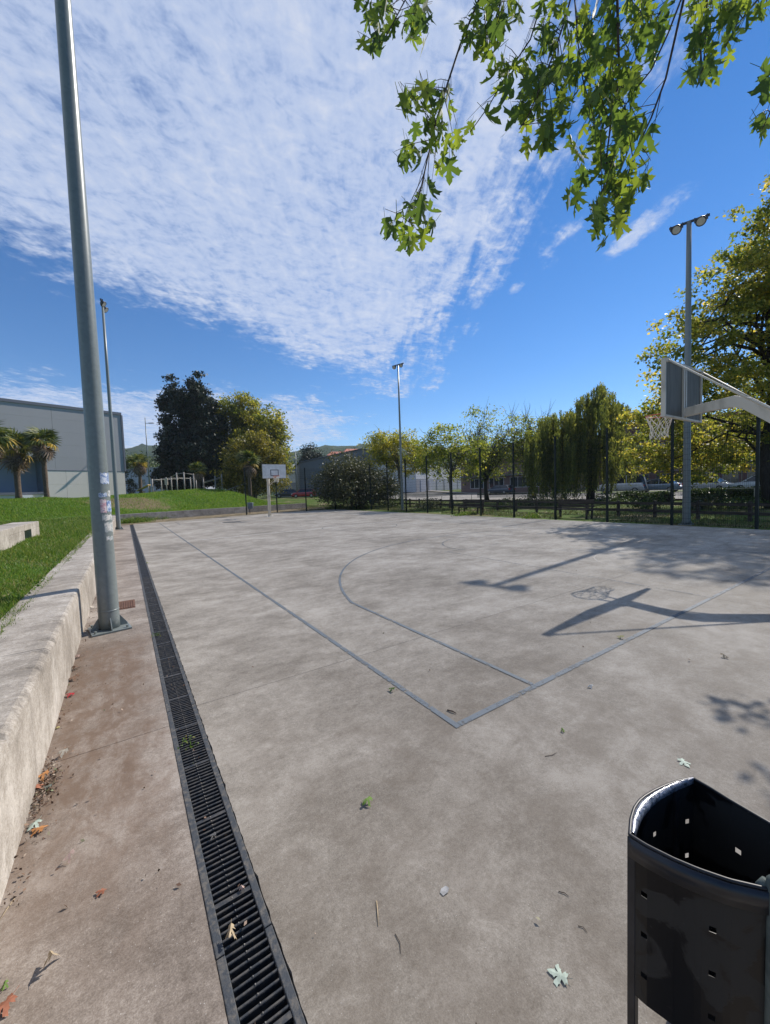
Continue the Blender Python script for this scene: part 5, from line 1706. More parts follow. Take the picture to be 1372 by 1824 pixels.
# ---- loose shrubs and undergrowth behind the rail fence
def shrub(label, px, D, w_, h_, mat, n=900, ls=0.14):
    q = np.array(base(px, 890, D)); root = empty('shrub', q); tag(root, label, 'shrub', 'shrubs')
    P_ = in_ellipsoids([(0, 0, h_ * .45, w_ / 2, w_ / 2, h_ * .55), (w_ * .3, w_ * .1, h_ * .3, w_ / 3, w_ / 3, h_ * .35), (-w_ * .3, 0, h_ * .3, w_ / 3, w_ / 3, h_ * .32)], n, 0.4)
    leaf_cloud('foliage', P_[P_[:, 2] > 0], ls, M[mat], root, None, 0.3)
    mb = MB()
    for k in range(5): mb.tube([(0, 0, 0), tuple(rng.normal(size=3) * np.array((w_ * .2, w_ * .2, 0)) + np.array((0, 0, h_ * .7)))], [0.03, 0.01], 4)
    mb.build('stems', M['bark_dark'], root)


for lb, px, D, w_, h_, mt in (
        ('low dark shrub under the yellow tree', 700, 40, 3.6, 1.6, 'leaf_hedge'), ('dusty green shrub behind the rail fence near the slender tree', 765, 34, 2.6, 1.0, 'leaf_olive'),
        ('round green shrub behind the rail fence below the half bare tree', 905, 30, 2.2, 0.9, 'leaf_hedge'), ('wide green shrub at the foot of the half bare yellowing tree', 945, 31, 3.0, 1.1, 'leaf_olive'),
        ('tall shrub under the willow strands', 1000, 33, 3.4, 1.7, 'leaf_hedge'), ('dark shrub right of the willow trunk', 1090, 31, 2.6, 1.1, 'leaf_hedge'),
        ('shaded shrub behind the rail fence below the hoop net', 1150, 25, 2.4, 1.0, 'leaf_hedge'), ('small weedy shrub beside the near floodlight pole', 1250, 23, 2.0, 0.9, 'leaf_olive'),
        ('shaded shrub behind the rail fence near the plane tree trunk', 1320, 22, 2.4, 0.8, 'leaf_hedge')):
    shrub(lb, px, D, w_, h_, mt)


# ================================================================== NEAR LITTER BIN
def bin_mat():
    m, t = new_mat('peeling_black_paint')
    p = pos_of(t)
    n = t.noise(p, 6.5, 5, 0.55, 0.8, loc=(3.2, 1.1, 0.4))
    n2 = t.noise(p, 45, 5, 0.7, 0.3)
    f = t.sstep(n, 0.485, 0.530)
    col = t.mix(f, (0.005, 0.005, 0.006), (0.020, 0.020, 0.0195))
    col = t.mix(t.math('MULTIPLY', t.sstep(n2, 0.62, 0.75), 0.5), col, (0.045, 0.042, 0.040))
    finish(t, principled(t, col, t.math('MULTIPLY_ADD', f, 0.22, 0.34), 0.3, 0, bump(t, t.math('ADD', f, t.math('MULTIPLY', n2, 0.3)), 0.25, 0.001)))
    return m


def gloss_mat():
    m, t = new_mat('gloss_black_painted_glints')
    p = pos_of(t)
    n = t.noise(p, 38, 5, 0.7, 1.2); n2 = t.noise(p, 110, 4, 0.7, 0.6)
    n6 = t.noise(p, 160, 5, 0.75, 2.0)
    col = t.mix(t.sstep(t.math('ADD', t.math('MULTIPLY', n, 0.5), t.math('MULTIPLY', n6, 0.5)), 0.44, 0.56), (0.03, 0.04, 0.06), (0.26, 0.27, 0.32))  # pale grey crinkles paint sun glints into the black colour
    finish(t, principled(t, col, 0.30, 0.9, 0.4, bump(t, t.math('ADD', n, t.math('MULTIPLY', n2, 0.4)), 0.7, 0.006), **{'Coat Weight': 0.5, 'Coat Roughness': 0.1}))
    return m


BM, GMT, RIMM = bin_mat(), gloss_mat(), simple('black_enamel', (0.010, 0.011, 0.014), (0.02, 0.021, 0.025), 9, 0.42, 0.35)
BZ = 0.78
outer = [on(*q, BZ)[:2] for q in ((1122, 1487), (1124, 1460), (1130, 1440), (1139, 1427), (1150, 1418), (1167, 1408), (1185, 1400), (1210, 1391), (1235, 1386))]
back = [on(*q, BZ)[:2] for q in ((1265, 1403), (1300, 1425), (1360, 1460))] + [np.array(q) for q in ((-0.512, -1.775), (-0.527, -1.83), (-0.555, -1.866))]
front = [np.array(q) for q in ((-0.60, -1.862), (-0.66, -1.83), (-0.70, -1.795))] + [on(*q, BZ)[:2] for q in ((1360, 1582), (1300, 1568), (1245, 1549), (1200, 1530), (1150, 1505))]
loop = np.array(outer + back + front + [outer[0]])
seg = np.linalg.norm(np.diff(loop, axis=0), axis=1); cum = np.concatenate([[0], np.cumsum(seg)])
NP_ = int(cum[-1] / 0.0135)
tt = np.linspace(0, cum[-1], NP_, endpoint=False)
per = np.stack([np.interp(tt, cum, loop[:, 0]), np.interp(tt, cum, loop[:, 1])], 1)
bc = per.mean(0)
bn = empty('waste_bin', (bc[0], bc[1], 0)); tag(bn, 'scuffed black metal litter bin with small square holes in the foreground', 'litter bin')
perl = per - bc
NZ = 32; zs = np.linspace(0.345, BZ - 0.004, NZ)
vs = [(p[0] * (0.93 + 0.07 * (z - .345) / .43 if False else 1.0), p[1], z) for z in zs for p in perl]
fs = []
for j in range(NZ - 1):
    for i in range(NP_):
        if i % 10 == 6 and j % 8 == 5 and j < NZ - 5: continue
        i2 = (i + 1) % NP_
        fs.append((j * NP_ + i, j * NP_ + i2, (j + 1) * NP_ + i2, (j + 1) * NP_ + i))
fs.append(tuple(reversed(range(NP_))))
sh = MB().add(vs, fs).build('shell', BM, bn)
so_ = sh.modifiers.new('thickness', 'SOLIDIFY'); so_.thickness = 0.0012; so_.offset = -1
rp = [(p[0], p[1], BZ) for p in perl] + [(perl[0][0], perl[0][1], BZ), (perl[1][0], perl[1][1], BZ)]
MB().tube(rp, 0.0045, 8, False).build('rim', RIMM, bn)
band = MB(); nrm2 = unit(perl - perl.mean(0))
k0 = len(outer) + 2
bv = []
n_front = [i for i in range(NP_) if tt[i] > cum[len(outer) + len(back)] or i == 0]
n_front = [i for i in range(NP_) if tt[i] > cum[len(outer) + len(back) - 1]] + [0]
for i in n_front:
    q = perl[i] + nrm2[i] * 0.0045
    bv += [(q[0], q[1], BZ - 0.055), (q[0], q[1], BZ - 0.002)]
band.add(bv, [(2 * i, 2 * i + 2, 2 * i + 3, 2 * i + 1) for i in range(len(n_front) - 1)], True)
bd_ = band.build('rim_band', simple('satin_black', (0.010, 0.011, 0.015), (0.018, 0.019, 0.023), 9, 0.32, 0.45), bn)
so_ = bd_.modifiers.new('thickness', 'SOLIDIFY'); so_.thickness = 0.004; so_.offset = -1
inner = [on(*q, BZ)[:2] for q in ((1131.7, 1484), (1137, 1468), (1143, 1454), (1151, 1442), (1160, 1431), (1169, 1423), (1180, 1415), (1207, 1400), (1236, 1388))]
lv = []
for a, b in zip(outer, inner):
    a, b = a - bc, b - bc
    mid = (a * 0.5 + b * 0.5)
    lv += [(a[0], a[1], BZ - 0.004), (a[0] * .75 + b[0] * .25, a[1] * .75 + b[1] * .25, BZ + 0.004), (mid[0], mid[1], BZ + 0.006), (b[0], b[1], BZ - 0.002), (b[0] * 1.0, b[1], BZ - 0.014)]
nf = len(outer)
MB().add(lv, [(5 * i + k, 5 * i + 5 + k, 5 * i + 6 + k, 5 * i + 1 + k) for i in range(nf - 1) for k in range(4)], True).build('rim_lip', GMT, bn)
for p in (perl[0] + (0.008, -0.004), perl[int(NP_ * .27)] + (-0.012, 0.006), perl[int(NP_ * 0.62)]):
    MB().box(p[0] - .010, p[0] + .010, p[1] - .010, p[1] + .010, 0, BZ - 0.012).build('leg', RIMM, bn, bevel=0.002)
q = on(1385, 1588, BZ)[:2] - bc
gm = simple('grey_green_post_paint', (0.055, 0.072, 0.068), (0.10, 0.12, 0.11), 20, 0.6, 0.3)
MB().tube([(q[0], q[1], 0), (q[0], q[1], BZ + 0.02), (q[0], q[1], BZ + 0.032)], [0.019, 0.019, 0.010], 12).build('post', gm, bn)
MB().tube([(q[0] - .004, q[1] + .016, BZ - 0.03), (q[0] - .006, q[1] + .024, BZ - 0.005), (q[0], q[1] + .018, BZ + 0.012)], [0.010, 0.012, 0.008], 8).build('bracket', gm, bn)


# ================================================================== FOREGROUND MAPLE BRANCHES
HALF = [(0.0, 0.0), (0.10, -0.05), (0.33, -0.10), (0.27, 0.03), (0.42, 0.06), (0.27, 0.16), (0.15, 0.25), (0.33, 0.33), (0.40, 0.31), (0.46, 0.42), (0.68, 0.50), (0.54, 0.57), (0.52, 0.68), (0.37, 0.62),
        (0.12, 0.47), (0.15, 0.62), (0.27, 0.70), (0.17, 0.78), (0.17, 0.88), (0.0, 1.10)]


def maple_leaf(name, seed, fold=0.25, curl=0.25, petiole=0.55, ctr=True):
    r_ = np.random.default_rng(seed)
    bm = bmesh.new()
    lobes = 1 + r_.normal() * 0.06

    def place(x, y):
        ang = curl * (y - 0.2)
        z = -abs(x) * fold + 0.12 * math.sin(y * 4 + seed) * fold
        yy = y * math.cos(ang * 0.6); z2 = z - y * y * curl * 0.5 - x * x * curl * 0.7
        return Vector((x * (1 - 0.25 * fold), yy, z2))
    for sg in (-1, 1):
        pts = [(x * sg * lobes * (1 + r_.normal() * 0.04), y * (1 + r_.normal() * 0.03)) for x, y in HALF]
        pts[0] = (0, 0); pts[-1] = (0, 1.10)
        mid = [(0, 0.80), (0, 0.5), (0, 0.22)]
        v = [bm.verts.new(place(*p)) for p in pts + mid]
        f = bm.faces.new(v if sg < 0 else list(reversed(v)))
    bmesh.ops.remove_doubles(bm, verts=bm.verts, dist=1e-4)
    bmesh.ops.triangulate(bm, faces=bm.faces)
    if petiole:
        a = [bm.verts.new((sx * 0.012, 0, sz * 0.012)) for sx, sz in ((-1, -1), (1, -1), (0, 1))]
        b = [bm.verts.new((sx * 0.010 + 0.05, -petiole, 0.10 + sz * 0.01)) for sx, sz in ((-1, -1), (1, -1), (0, 1))]
        for k in range(3): bm.faces.new((a[k], a[(k + 1) % 3], b[(k + 1) % 3], b[k]))
    me = bpy.data.meshes.new(name); bm.to_mesh(me); bm.free()
    at_ = me.attributes.new('rnd', 'FLOAT', 'FACE')
    at_.data.foreach_set('value', np.full(len(me.polygons), (seed * 0.37) % 1.0, np.float32))
    return me


LEAVES = [maple_leaf('leaf', k, 0.15 + 0.10 * (k % 4), 0.10 + 0.17 * (k % 4)) for k in range(12)]
for me in LEAVES: me.materials.append(M['leaf_maple'])
MT = np.array((1.6, -5.4, 0.0))
mt_ = empty('maple_tree', MT); tag(mt_, 'maple tree whose leafy twigs hang into the top of the view', 'tree', None)
MB().tube([p - MT for p in limb_pts(MT - (0, 0, .05), MT + (-0.3, 0.7, 6.2), 0, 7, 0.012)], [0.34, 0.26, 0.24, 0.22, 0.20, 0.17, 0.13, 0.09], 14).build('trunk', M['bark'], mt_)
D0 = 2.55
BR = [  # (photo path, thickness)
    ([(868, -60), (853, 0), (820, 80), (797, 150), (775, 225), (760, 290), (748, 345), (728, 395)], 0.010, 2.55),
    ([(735, -50), (722, 0), (700, 42), (676, 85)], 0.007, 2.65),
    ([(985, -50), (966, 0), (945, 70), (905, 130), (870, 190), (838, 235)], 0.008, 2.75),
    ([(1035, -50), (1016, 0), (1005, 40), (985, 100), (966, 145), (942, 205), (925, 230)], 0.009, 2.6),
    ([(1015, -50), (1024, 0), (1029, 70), (1038, 140), (1052, 190), (1066, 240)], 0.007, 2.9),
    ([(1098, -60), (1100, 0), (1102, 90), (1104, 140), (1092, 195), (1083, 260), (1076, 330), (1068, 380)], 0.011, 2.5),
    ([(1200, -40), (1188, 0), (1160, 50), (1130, 110), (1108, 160)], 0.008, 2.7),
    ([(1228, -60), (1213, 0), (1190, 60), (1160, 125), (1128, 165), (1102, 208)], 0.009, 2.6),
    ([(1230, -60), (1218, 0), (1202, 70), (1186, 140), (1160, 210), (1136, 262), (1118, 312), (1092, 368)], 0.010, 2.45),
    ([(1268, -60), (1260, 0), (1257, 60), (1254, 115), (1245, 150)], 0.008, 2.6),
    ([(1372, -40), (1350, 0), (1312, 45), (1292, 85)], 0.008, 2.7),
    ([(1420, 60), (1395, 130), (1372, 200), (1358, 230)], 0.008, 2.4),
    ([(905, -60), (893, 0), (880, 40), (868, 90)], 0.007, 2.7),
    ([(1158, -60), (1152, 0), (1132, 50), (1118, 85)], 0.007, 2.8),
    ([(1372, -80), (1368, -20), (1365, 10), (1356, 40)], 0.006, 2.9),
]
# leaf groups: photo centre, spread, number, branch that carries them
LG = [(690, 38, 34, 46, 22, 1), (745, 62, 18, 60, 20, 1), (655, 98, 16, 14, 4, 1), (672, 95, 14, 20, 5, 1), (646, 6, 14, 12, 4, 1),
      (885, 28, 46, 42, 34, 12), (868, 90, 24, 34, 12, 12), (838, 60, 18, 30, 7, 0), (745, 205, 36, 42, 24, 0), (790, 195, 18, 40, 10, 0), (785, 268, 36, 44, 20, 0), (735, 285, 24, 28, 9, 0), (735, 365, 22, 36, 9, 0), (770, 340, 12, 14, 3, 0), (722, 415, 40, 28, 15, 0), (772, 392, 14, 18, 4, 0),
      (905, 150, 30, 44, 16, 2), (870, 215, 10, 14, 3, 2), (838, 222, 8, 14, 3, 2), (935, 175, 34, 54, 28, 3), (970, 120, 30, 54, 24, 3), (982, 215, 34, 44, 26, 3), (985, 45, 32, 44, 16, 3), (955, 255, 20, 20, 7, 3), (1000, 160, 24, 50, 16, 3),
      (1035, 95, 28, 72, 30, 4), (1048, 190, 30, 50, 22, 4), (1025, 275, 18, 28, 6, 4), (1018, 350, 18, 24, 6, 4), (1040, 310, 10, 24, 4, 4),
      (1075, 60, 28, 64, 22, 5), (1080, 150, 28, 48, 18, 5), (1085, 240, 44, 44, 30, 5), (1080, 310, 30, 44, 18, 5), (1066, 380, 22, 38, 13, 5), (1072, 425, 12, 20, 4, 5),
      (1125, 40, 36, 48, 24, 13), (1155, 75, 28, 54, 16, 6), (1118, 125, 32, 42, 16, 6), (1108, 175, 26, 26, 10, 7), (1165, 30, 26, 34, 9, 7),
      (1125, 240, 28, 36, 14, 8), (1125, 330, 26, 36, 15, 8), (1105, 380, 26, 32, 12, 8), (1145, 290, 14, 20, 4, 8), (1090, 350, 18, 30, 7, 8),
      (1262, 28, 44, 36, 24, 9), (1250, 105, 30, 44, 24, 9), (1228, 140, 10, 16, 4, 9), (1302, 40, 32, 36, 18, 10), (1300, 90, 18, 22, 6, 10), (1268, 140, 12, 18, 4, 9), (1338, 12, 16, 16, 6, 10),
      (1364, 160, 10, 26, 6, 11), (1358, 228, 16, 22, 7, 11), (1362, 30, 10, 12, 4, 14)]
BRO = []
for k, (path, th, D) in enumerate(BR):
    pts = [at(px, py, D + 0.10 * math.sin(k * 2.1 + i * 0.8)) for i, (px, py) in enumerate(path)]
    # the twig goes on above the frame to a bough of the trunk
    up0 = pts[0]; node = MT + np.array((-0.25 + 0.05 * (k % 4), 0.6, 5.0 + 0.12 * k % 1.0))
    bough = [node, node * 0.65 + up0 * 0.35 + np.array((0, 0, .55)), node * 0.3 + up0 * 0.7 + np.array((0, 0, .45))]
    full = [p - MT for p in bough] + [p - MT for p in pts]
    rad = [th * 4.2, th * 2.6, th * 1.6] + [th * (0.80 - 0.45 * i / (len(pts) - 1)) for i in range(len(pts))]
    BRO.append((MB().tube(full, rad, 7).build('branch', M['twig'], mt_), pts))
allL = []
for px, py, rx, ry, n, b in LG:
    for q in range(int(n * 0.82)):
        a, rr = rng.uniform(0, 2 * math.pi), math.sqrt(rng.uniform())
        D = BR[b][2] + rng.normal() * 0.22
        p = at(px + rx * rr * math.cos(a), py - 6 + ry * rr * math.sin(a), D)
        size = rng.uniform(0.072, 0.135)
        tip = np.array((rng.normal() * 0.45, rng.normal() * 0.45, -1.0)); tip /= np.linalg.norm(tip)
        face = rng.normal(size=3) * np.array((1, 1, 0.55)); face -= tip * (face @ tip); face /= np.linalg.norm(face)
        side = np.cross(tip, face)
        allL.append((b, p - tip * size * 0.4, np.stack([side, tip, face], 1) * size, rng.integers(12), size * 1.0 / D))
order = np.argsort([-l[4] for l in allL])
rest_v, rest_f, rest_r = [], [], []
stalks = {}
for rank, li in enumerate(order):
    b, p, R3, v, _ = allL[li]
    if rank < 300:
        o = link('leaf', LEAVES[v], None, BRO[b][0])
        m4 = Matrix.Identity(4)
        for r_ in range(3):
            for c_ in range(3): m4[r_][c_] = R3[r_, c_]
            m4[r_][3] = (p - MT)[r_]
        o.matrix_local = m4
    else:
        me = LEAVES[v]; co = np.empty(len(me.vertices) * 3); me.vertices.foreach_get('co', co); co = co.reshape(-1, 3)
        off = sum(len(x) for x in rest_v)
        rest_v.append(co @ R3.T + (p - MT))
        for pl_ in me.polygons:
            vi = list(pl_.vertices)
            if len(vi) == 4: rest_f += [[off + vi[0], off + vi[1], off + vi[2]], [off + vi[0], off + vi[2], off + vi[3]]]; rest_r += [v / 12.0] * 2
            else: rest_f.append([off + i for i in vi]); rest_r.append(v / 12.0)
    # leaf stalk to the nearest point of its twig, joined by side twigs
    stalks.setdefault(b, []).append(p - np.array(R3[:, 1]) * 0.5)
tag(link('leaves', np_mesh('leaves', np.concatenate(rest_v), np.array(rest_f), rest_r), M['leaf_maple'], mt_), kind='stuff')
sd_mb = MB()
for b, ps in stalks.items():
    pts = np.array(BRO[b][1]); dense = np.concatenate([pts[i] + (pts[i + 1] - pts[i]) * np.linspace(0, 1, 12)[:, None] for i in range(len(pts) - 1)])
    for j, p in enumerate(ps):
        if j % 2 == 0:
            d = np.linalg.norm(dense - (p + np.array((0, 0, 0.10))), axis=1); q = dense[np.argmin(d)]
            if 0.03 < d.min() < 0.6: sd_mb.tube([q - MT, (q + p) / 2 - MT + np.array((0, 0, .012)), p - MT], [0.0030, 0.0022, 0.0013], 4, False)
tag(sd_mb.build('side_twigs', M['twig'], mt_), kind='stuff')
# the rest of the crown: out over the trunk and towards the bin, it shades the corner of the court
cc = []
for c, r_, n in (((-0.2, -4.8, 7.0), 1.8, 700), ((2.8, -4.6, 6.6), 1.7, 500), ((1.4, -6.5, 7.2), 2.0, 700)):
    cc.append(np.array(c) + rng.normal(size=(n, 3)) * r_ * 0.5)
for c, r_, n in (((6.80, -0.49, 4.45), 0.15, 30), ((7.02, -0.56, 4.45), 0.15, 16), ((6.05, -0.96, 4.45), 0.20, 30), ((6.0, -1.15, 4.4), 0.3, 16)):
    cc.append(np.array(c) + rng.normal(size=(n, 3)) * r_ * 0.5)
cc = np.concatenate(cc)
leaf_cloud('crown', cc - MT, 0.095, M['leaf_maple'], mt_, None, 0.5, 0.8)
MB().tube([p - MT for p in limb_pts(MT + (-0.1, 0.3, 3.0), (6.6, -0.7, 4.75), 0.12, 6, 0.01)], [0.12, 0.10, 0.085, 0.065, 0.05, 0.03, 0.015], 8).build('branch', M['bark'], mt_)

# ================================================================== FALLEN LEAVES, TWIGS, LITTER
FL = {}


def flat_leaf(seed, fold, curl):
    key = (seed, fold, curl)
    if key not in FL: FL[key] = maple_leaf('fallen_leaf', seed, fold, curl, 0.35)
    return FL[key].copy()


LC = {'pale': (0.40, 0.47, 0.40), 'green': (0.13, 0.22, 0.04), 'tan': (0.46, 0.36, 0.23), 'orange': (0.52, 0.24, 0.09), 'rust': (0.33, 0.13, 0.075), 'yellow': (0.55, 0.50, 0.20), 'cream': (0.60, 0.55, 0.45), 'brown': (0.17, 0.10, 0.065), 'pink': (0.50, 0.36, 0.31), 'white': (0.62, 0.62, 0.58), 'red': (0.50, 0.05, 0.06), 'scrap': (0.33, 0.33, 0.33)}
LM = {k: simple('dry_leaf_' + k, v, tuple(x * 0.7 for x in v), 60, 0.7, 0.25) for k, v in LC.items()}


def fallen(px, py, pxsize, col, fold, curl, yaw, label, up=0.0, cat='leaf'):
    q = on(px, py); d = (q - CAMP) @ CF; s_ = pxsize * 0.74 * d / FPX / 1.15
    me = flat_leaf(int(px) % 12, fold, curl); me.materials.clear(); me.materials.append(LM[col])
    co = np.empty(len(me.vertices) * 3); me.vertices.foreach_get('co', co); co = co.reshape(-1, 3); co[:, 1] -= 0.5
    if fold > 0.2: co[:, 2] *= -1 if up else 1
    co[:, 2] -= co[:, 2].min(); me.vertices.foreach_set('co', co.ravel())
    o = link('fallen_leaf', me, None, None, (q[0], q[1], 0.0015), (0, 0, yaw)); o.scale = (s_, s_, s_)
    tag(o, label, cat, 'leaves fallen on the concrete')


fallen(1220, 1361, 30, 'pale', 0.12, 0.10, 2.6, 'pale grey green maple leaf lying flat beyond the black bin')
fallen(993, 1738, 46, 'pale', 0.10, 0.12, 0.5, 'large pale grey green maple leaf lying flat left of the bin')
fallen(653, 1433, 30, 'green', 0.5, 0.5, 1.8, 'curled bright green leaf alone in the middle of the near concrete')
fallen(698, 1231, 18, 'green', 0.5, 0.5, 0.5, 'yellow green curled leaf touching the sideline')
fallen(1003, 1304, 12, 'green', 0.6, 0.6, 2.5, 'tiny green leaf right of the court corner')
fallen(1051, 1225, 14, 'white', 0.6, 0.5, 1.1, 'small whitish leaf beyond the baseline corner')
fallen(1105, 1137, 16, 'yellow', 0.5, 0.4, 0.2, 'small yellow leaf on the baseline by the hoop shadow')
fallen(1292, 1172, 18, 'tan', 0.5, 0.5, 2.9, 'small tan leaf out on the open concrete right of the hoop shadow')
fallen(93, 1717, 40, 'tan', 0.9, 0.9, 0.3, 'tan tightly curled leaf nearest the picture corner')
fallen(179, 1592, 24, 'rust', 0.3, 0.4, 1.0, 'reddish brown leaf midway between wall and drain')
fallen(122, 1536, 24, 'pink', 0.9, 0.8, 2.0, 'pinkish rolled leaf standing on the walkway')
fallen(112, 1348, 24, 'cream', 0.8, 0.8, 1.5, 'cream curled leaf on the walkway joint')
fallen(103, 1297, 12, 'yellow', 0.3, 0.3, 0.4, 'small pale yellow round leaf near the wall foot')
fallen(68, 1481, 38, 'orange', 0.25, 0.35, 0.9, 'orange leaf at the lower end of the debris by the wall')
fallen(60, 1474, 30, 'pale', 0.3, 0.3, 2.4, 'pale blue green leaf under the orange leaf by the wall')
fallen(75, 1389, 26, 'orange', 0.5, 0.5, 1.9, 'ochre leaf at the upper end of the debris by the wall')
fallen(66, 1405, 30, 'rust', 0.3, 0.4, 0.1, 'flat brick red leaf below the ochre one by the wall')
fallen(86, 1406, 18, 'pale', 0.6, 0.5, 1.2, 'small pale folded leaf beside the brick red one')
fallen(4, 1803, 50, 'rust', 0.3, 0.4, 2.2, 'reddish leaf cut by the lower picture edge')
fallen(8, 1762, 20, 'green', 0.6, 0.5, 2.9, 'little green leaf scrap above the reddish leaf at the edge')
fallen(380, 1493, 20, 'cream', 0.8, 0.7, 0.8, 'cream curled leaf caught on the drain grating, the farther one')
fallen(411, 1677, 28, 'tan', 0.9, 0.8, 2.7, 'tan hooked leaf lying on the drain grating')
fallen(431, 1585, 16, 'pink', 0.7, 0.7, 0.2, 'small pinkish leaf bit on the drain grating')
fallen(125, 1240, 22, 'red', 0.4, 0.4, 1.2, 'bright red wrapper at the wall foot past the joint')  # a litter wrapper, drawn with the fallen leaf mesh
fallen(132, 1193, 22, 'brown', 0.5, 0.4, 0.5, 'dark brown leaf against the seat wall')
fallen(138, 1172, 18, 'pink', 0.5, 0.4, 0.9, 'dull pink leaf against the seat wall beneath the pole shadow')
fallen(130, 1212, 24, 'brown', 0.5, 0.5, 2.1, 'brown crumpled leaf between two others at the wall foot')
fallen(160, 1085, 22, 'cream', 0.4, 0.4, 0.1, 'cream leaf in the corner behind the tall pole')


def stick(pts, r, col, label):
    ps = [on(*p)[:2] for p in pts]; o0 = np.array(ps[0]); r *= 0.65; rr = [r] * len(ps)
    rr[-1] = r * 0.5
    ob = MB().tube([(p[0] - o0[0], p[1] - o0[1], r * (1 + 0.8 * (k % 2))) for k, p in enumerate(ps)], rr, 6).build('fallen_twig', LM[col] if col != 'dark' else M['twig'], None, (o0[0], o0[1], 0.0012))
    tag(ob, label, 'twig', 'twigs on the concrete')


stick([(797, 1266), (806, 1269), (813, 1272)], 0.008, 'dark', 'short thick dark stick inside the court corner')
stick([(971, 1348), (984, 1346), (992, 1341)], 0.0025, 'dark', 'thin forked dark twig outside the baseline')
stick([(671, 1606), (673, 1628), (674, 1650)], 0.003, 'tan', 'straight straw coloured stalk on the near concrete')
stick([(704, 1664), (713, 1680), (714, 1700)], 0.002, 'dark', 'thin bent dark twig in front of the straw stalk')
stick([(995, 1589), (1006, 1592), (1014, 1598)], 0.0025, 'dark', 'small curved dark twig between leaf and stain')
stick([(26, 1602), (12, 1622), (0, 1640)], 0.003, 'tan', 'straw stalk at the edge below the seat wall')
stick([(1030, 1650), (1040, 1653), (1046, 1662)], 0.002, 'dark', 'tiny hooked twig left of the bin leg')
q = on(792, 1588); o = MB().add([(-.018, -.012, 0), (.008, -.014, .002), (.022, -.004, .004), (.018, .012, .002), (-.006, .015, .001), (-.02, .006, 0)], [(0, 1, 2, 3, 4, 5)]).build('paper_scrap', LM['scrap'], None, (q[0], q[1], 0.003)); tag(o, 'small grey white paper scrap on the near concrete', 'scrap')


def debris(name, label, pts, mat_list, smin, smax, up=1.0):
    n = len(pts); s_ = rng.uniform(smin, smax, n); P_ = np.array(pts); P_[:, 2] = rng.uniform(0.002, 0.018, n)
    o = leaf_cloud(name, P_, s_, mat_list, None, None, up, 0.55)
    tag(o, label, kind='stuff')


M['debris'] = leaf_mat('leaf_debris', [(0.0, (0.04, 0.025, 0.018)), (0.4, (0.13, 0.075, 0.05)), (0.7, (0.28, 0.18, 0.12)), (0.9, (0.42, 0.34, 0.27)), (1.0, (0.10, 0.14, 0.05))], 0.1, 1.0)
dp = []
for k in range(420):
    yv = 1.02 + rng.normal() * 0.14; dp.append((-2.415 + abs(rng.normal()) * 0.055, yv, 0))
for k in range(520):
    yv = rng.uniform(0.2, 6.5); c = 0.5 + 0.5 * math.sin(yv * 5.1) * math.sin(yv * 2.3 + 1)
    if rng.uniform() < c: dp.append((-2.415 + abs(rng.normal()) * 0.05, yv, 0))
for k in range(120): dp.append((rng.uniform(-2.4, -1.75), rng.uniform(-.2, 5), 0))
for k in range(130): dp.append((rng.uniform(-1.4, 6), rng.uniform(-1.2, 8), 0))
for k in range(60): dp.append((rng.uniform(-1.66, -1.53), rng.uniform(-.8, 7), 0))
debris('leaf_litter', 'crumbled dry leaf litter gathered along the wall foot', dp, M['debris'], 0.006, 0.024)


# ================================================================== GRASS AND WEEDS
def blades(name, label, XY, Z, h, wd_, mat, lean=0.5, parent=None):
    n = len(XY); h = h * rng.uniform(0.5, 1.3, n); a = rng.uniform(0, 2 * np.pi, n)
    s_ = np.stack([np.cos(a), np.sin(a), np.zeros(n)], 1) * (wd_ * rng.uniform(0.6, 1.3, n))[:, None] / 2
    tl = rng.normal(size=(n, 3)) * lean; tl[:, 2] = 1; tl = unit(tl) * h[:, None]
    Pb = np.concatenate([XY, Z[:, None]], 1)
    V = np.empty((n, 3, 3)); V[:, 0] = Pb - s_; V[:, 1] = Pb + s_; V[:, 2] = Pb + tl
    o = link(name, np_mesh(name, V.reshape(-1, 3), np.arange(n * 3).reshape(n, 3), rng.uniform(0, 1, n)), mat, parent)
    if parent is None: tag(o, label, kind='stuff')
    return o


n = 190000
yv = 1.2 + 27 * rng.uniform(0, 1, n) ** 1.9; xv = -2.84 - (rng.uniform(0, 1, n) ** 1.15) * (1.4 + 0.42 * yv)
xv += np.where(xv > -2.95, np.abs(rng.normal(size=n)) * 0.03, 0) * (np.sin(yv * 5.3) + np.sin(yv * 13.1) > 0.1)
hgt = (0.05 + 0.0035 * yv) * np.where(xv > -2.93, 0.55, 1.0)
patch = 0.5 + 0.5 * np.sin(xv * 2.3 + np.sin(yv * 1.7)) * np.sin(yv * 1.1 + 0.5)
st_ok = ~((xv < -4.17) & (xv > -4.86) & (yv < 14.55))
keep = st_ok & (rng.uniform(0, 1, n) < 0.55 + 0.45 * patch)
X_, Y_ = xv[keep], yv[keep]
blades('grass', 'short bright green grass on the terrace', np.stack([X_, Y_], 1), np.where(X_ > -2.86, 0.572, h_terrace(np.minimum(X_, -2.8), Y_)) - 0.004, (hgt * (0.7 + 0.7 * patch))[keep], 0.006 + 0.0011 * Y_, M['grass'])
n = 16000
yv = 1.2 + 27 * rng.uniform(0, 1, n) ** 1.7; xv = -2.86 - (rng.uniform(0, 1, n) ** 1.1) * (1.4 + 0.42 * yv)
pt = np.sin(xv * 3.7 + np.sin(yv * 2.9)) * np.sin(yv * 1.9 + 0.8 * xv)
keep = (~((xv < -4.15) & (xv > -4.88) & (yv < 14.6))) & (pt > 0.15)
X_, Y_ = xv[keep], yv[keep]
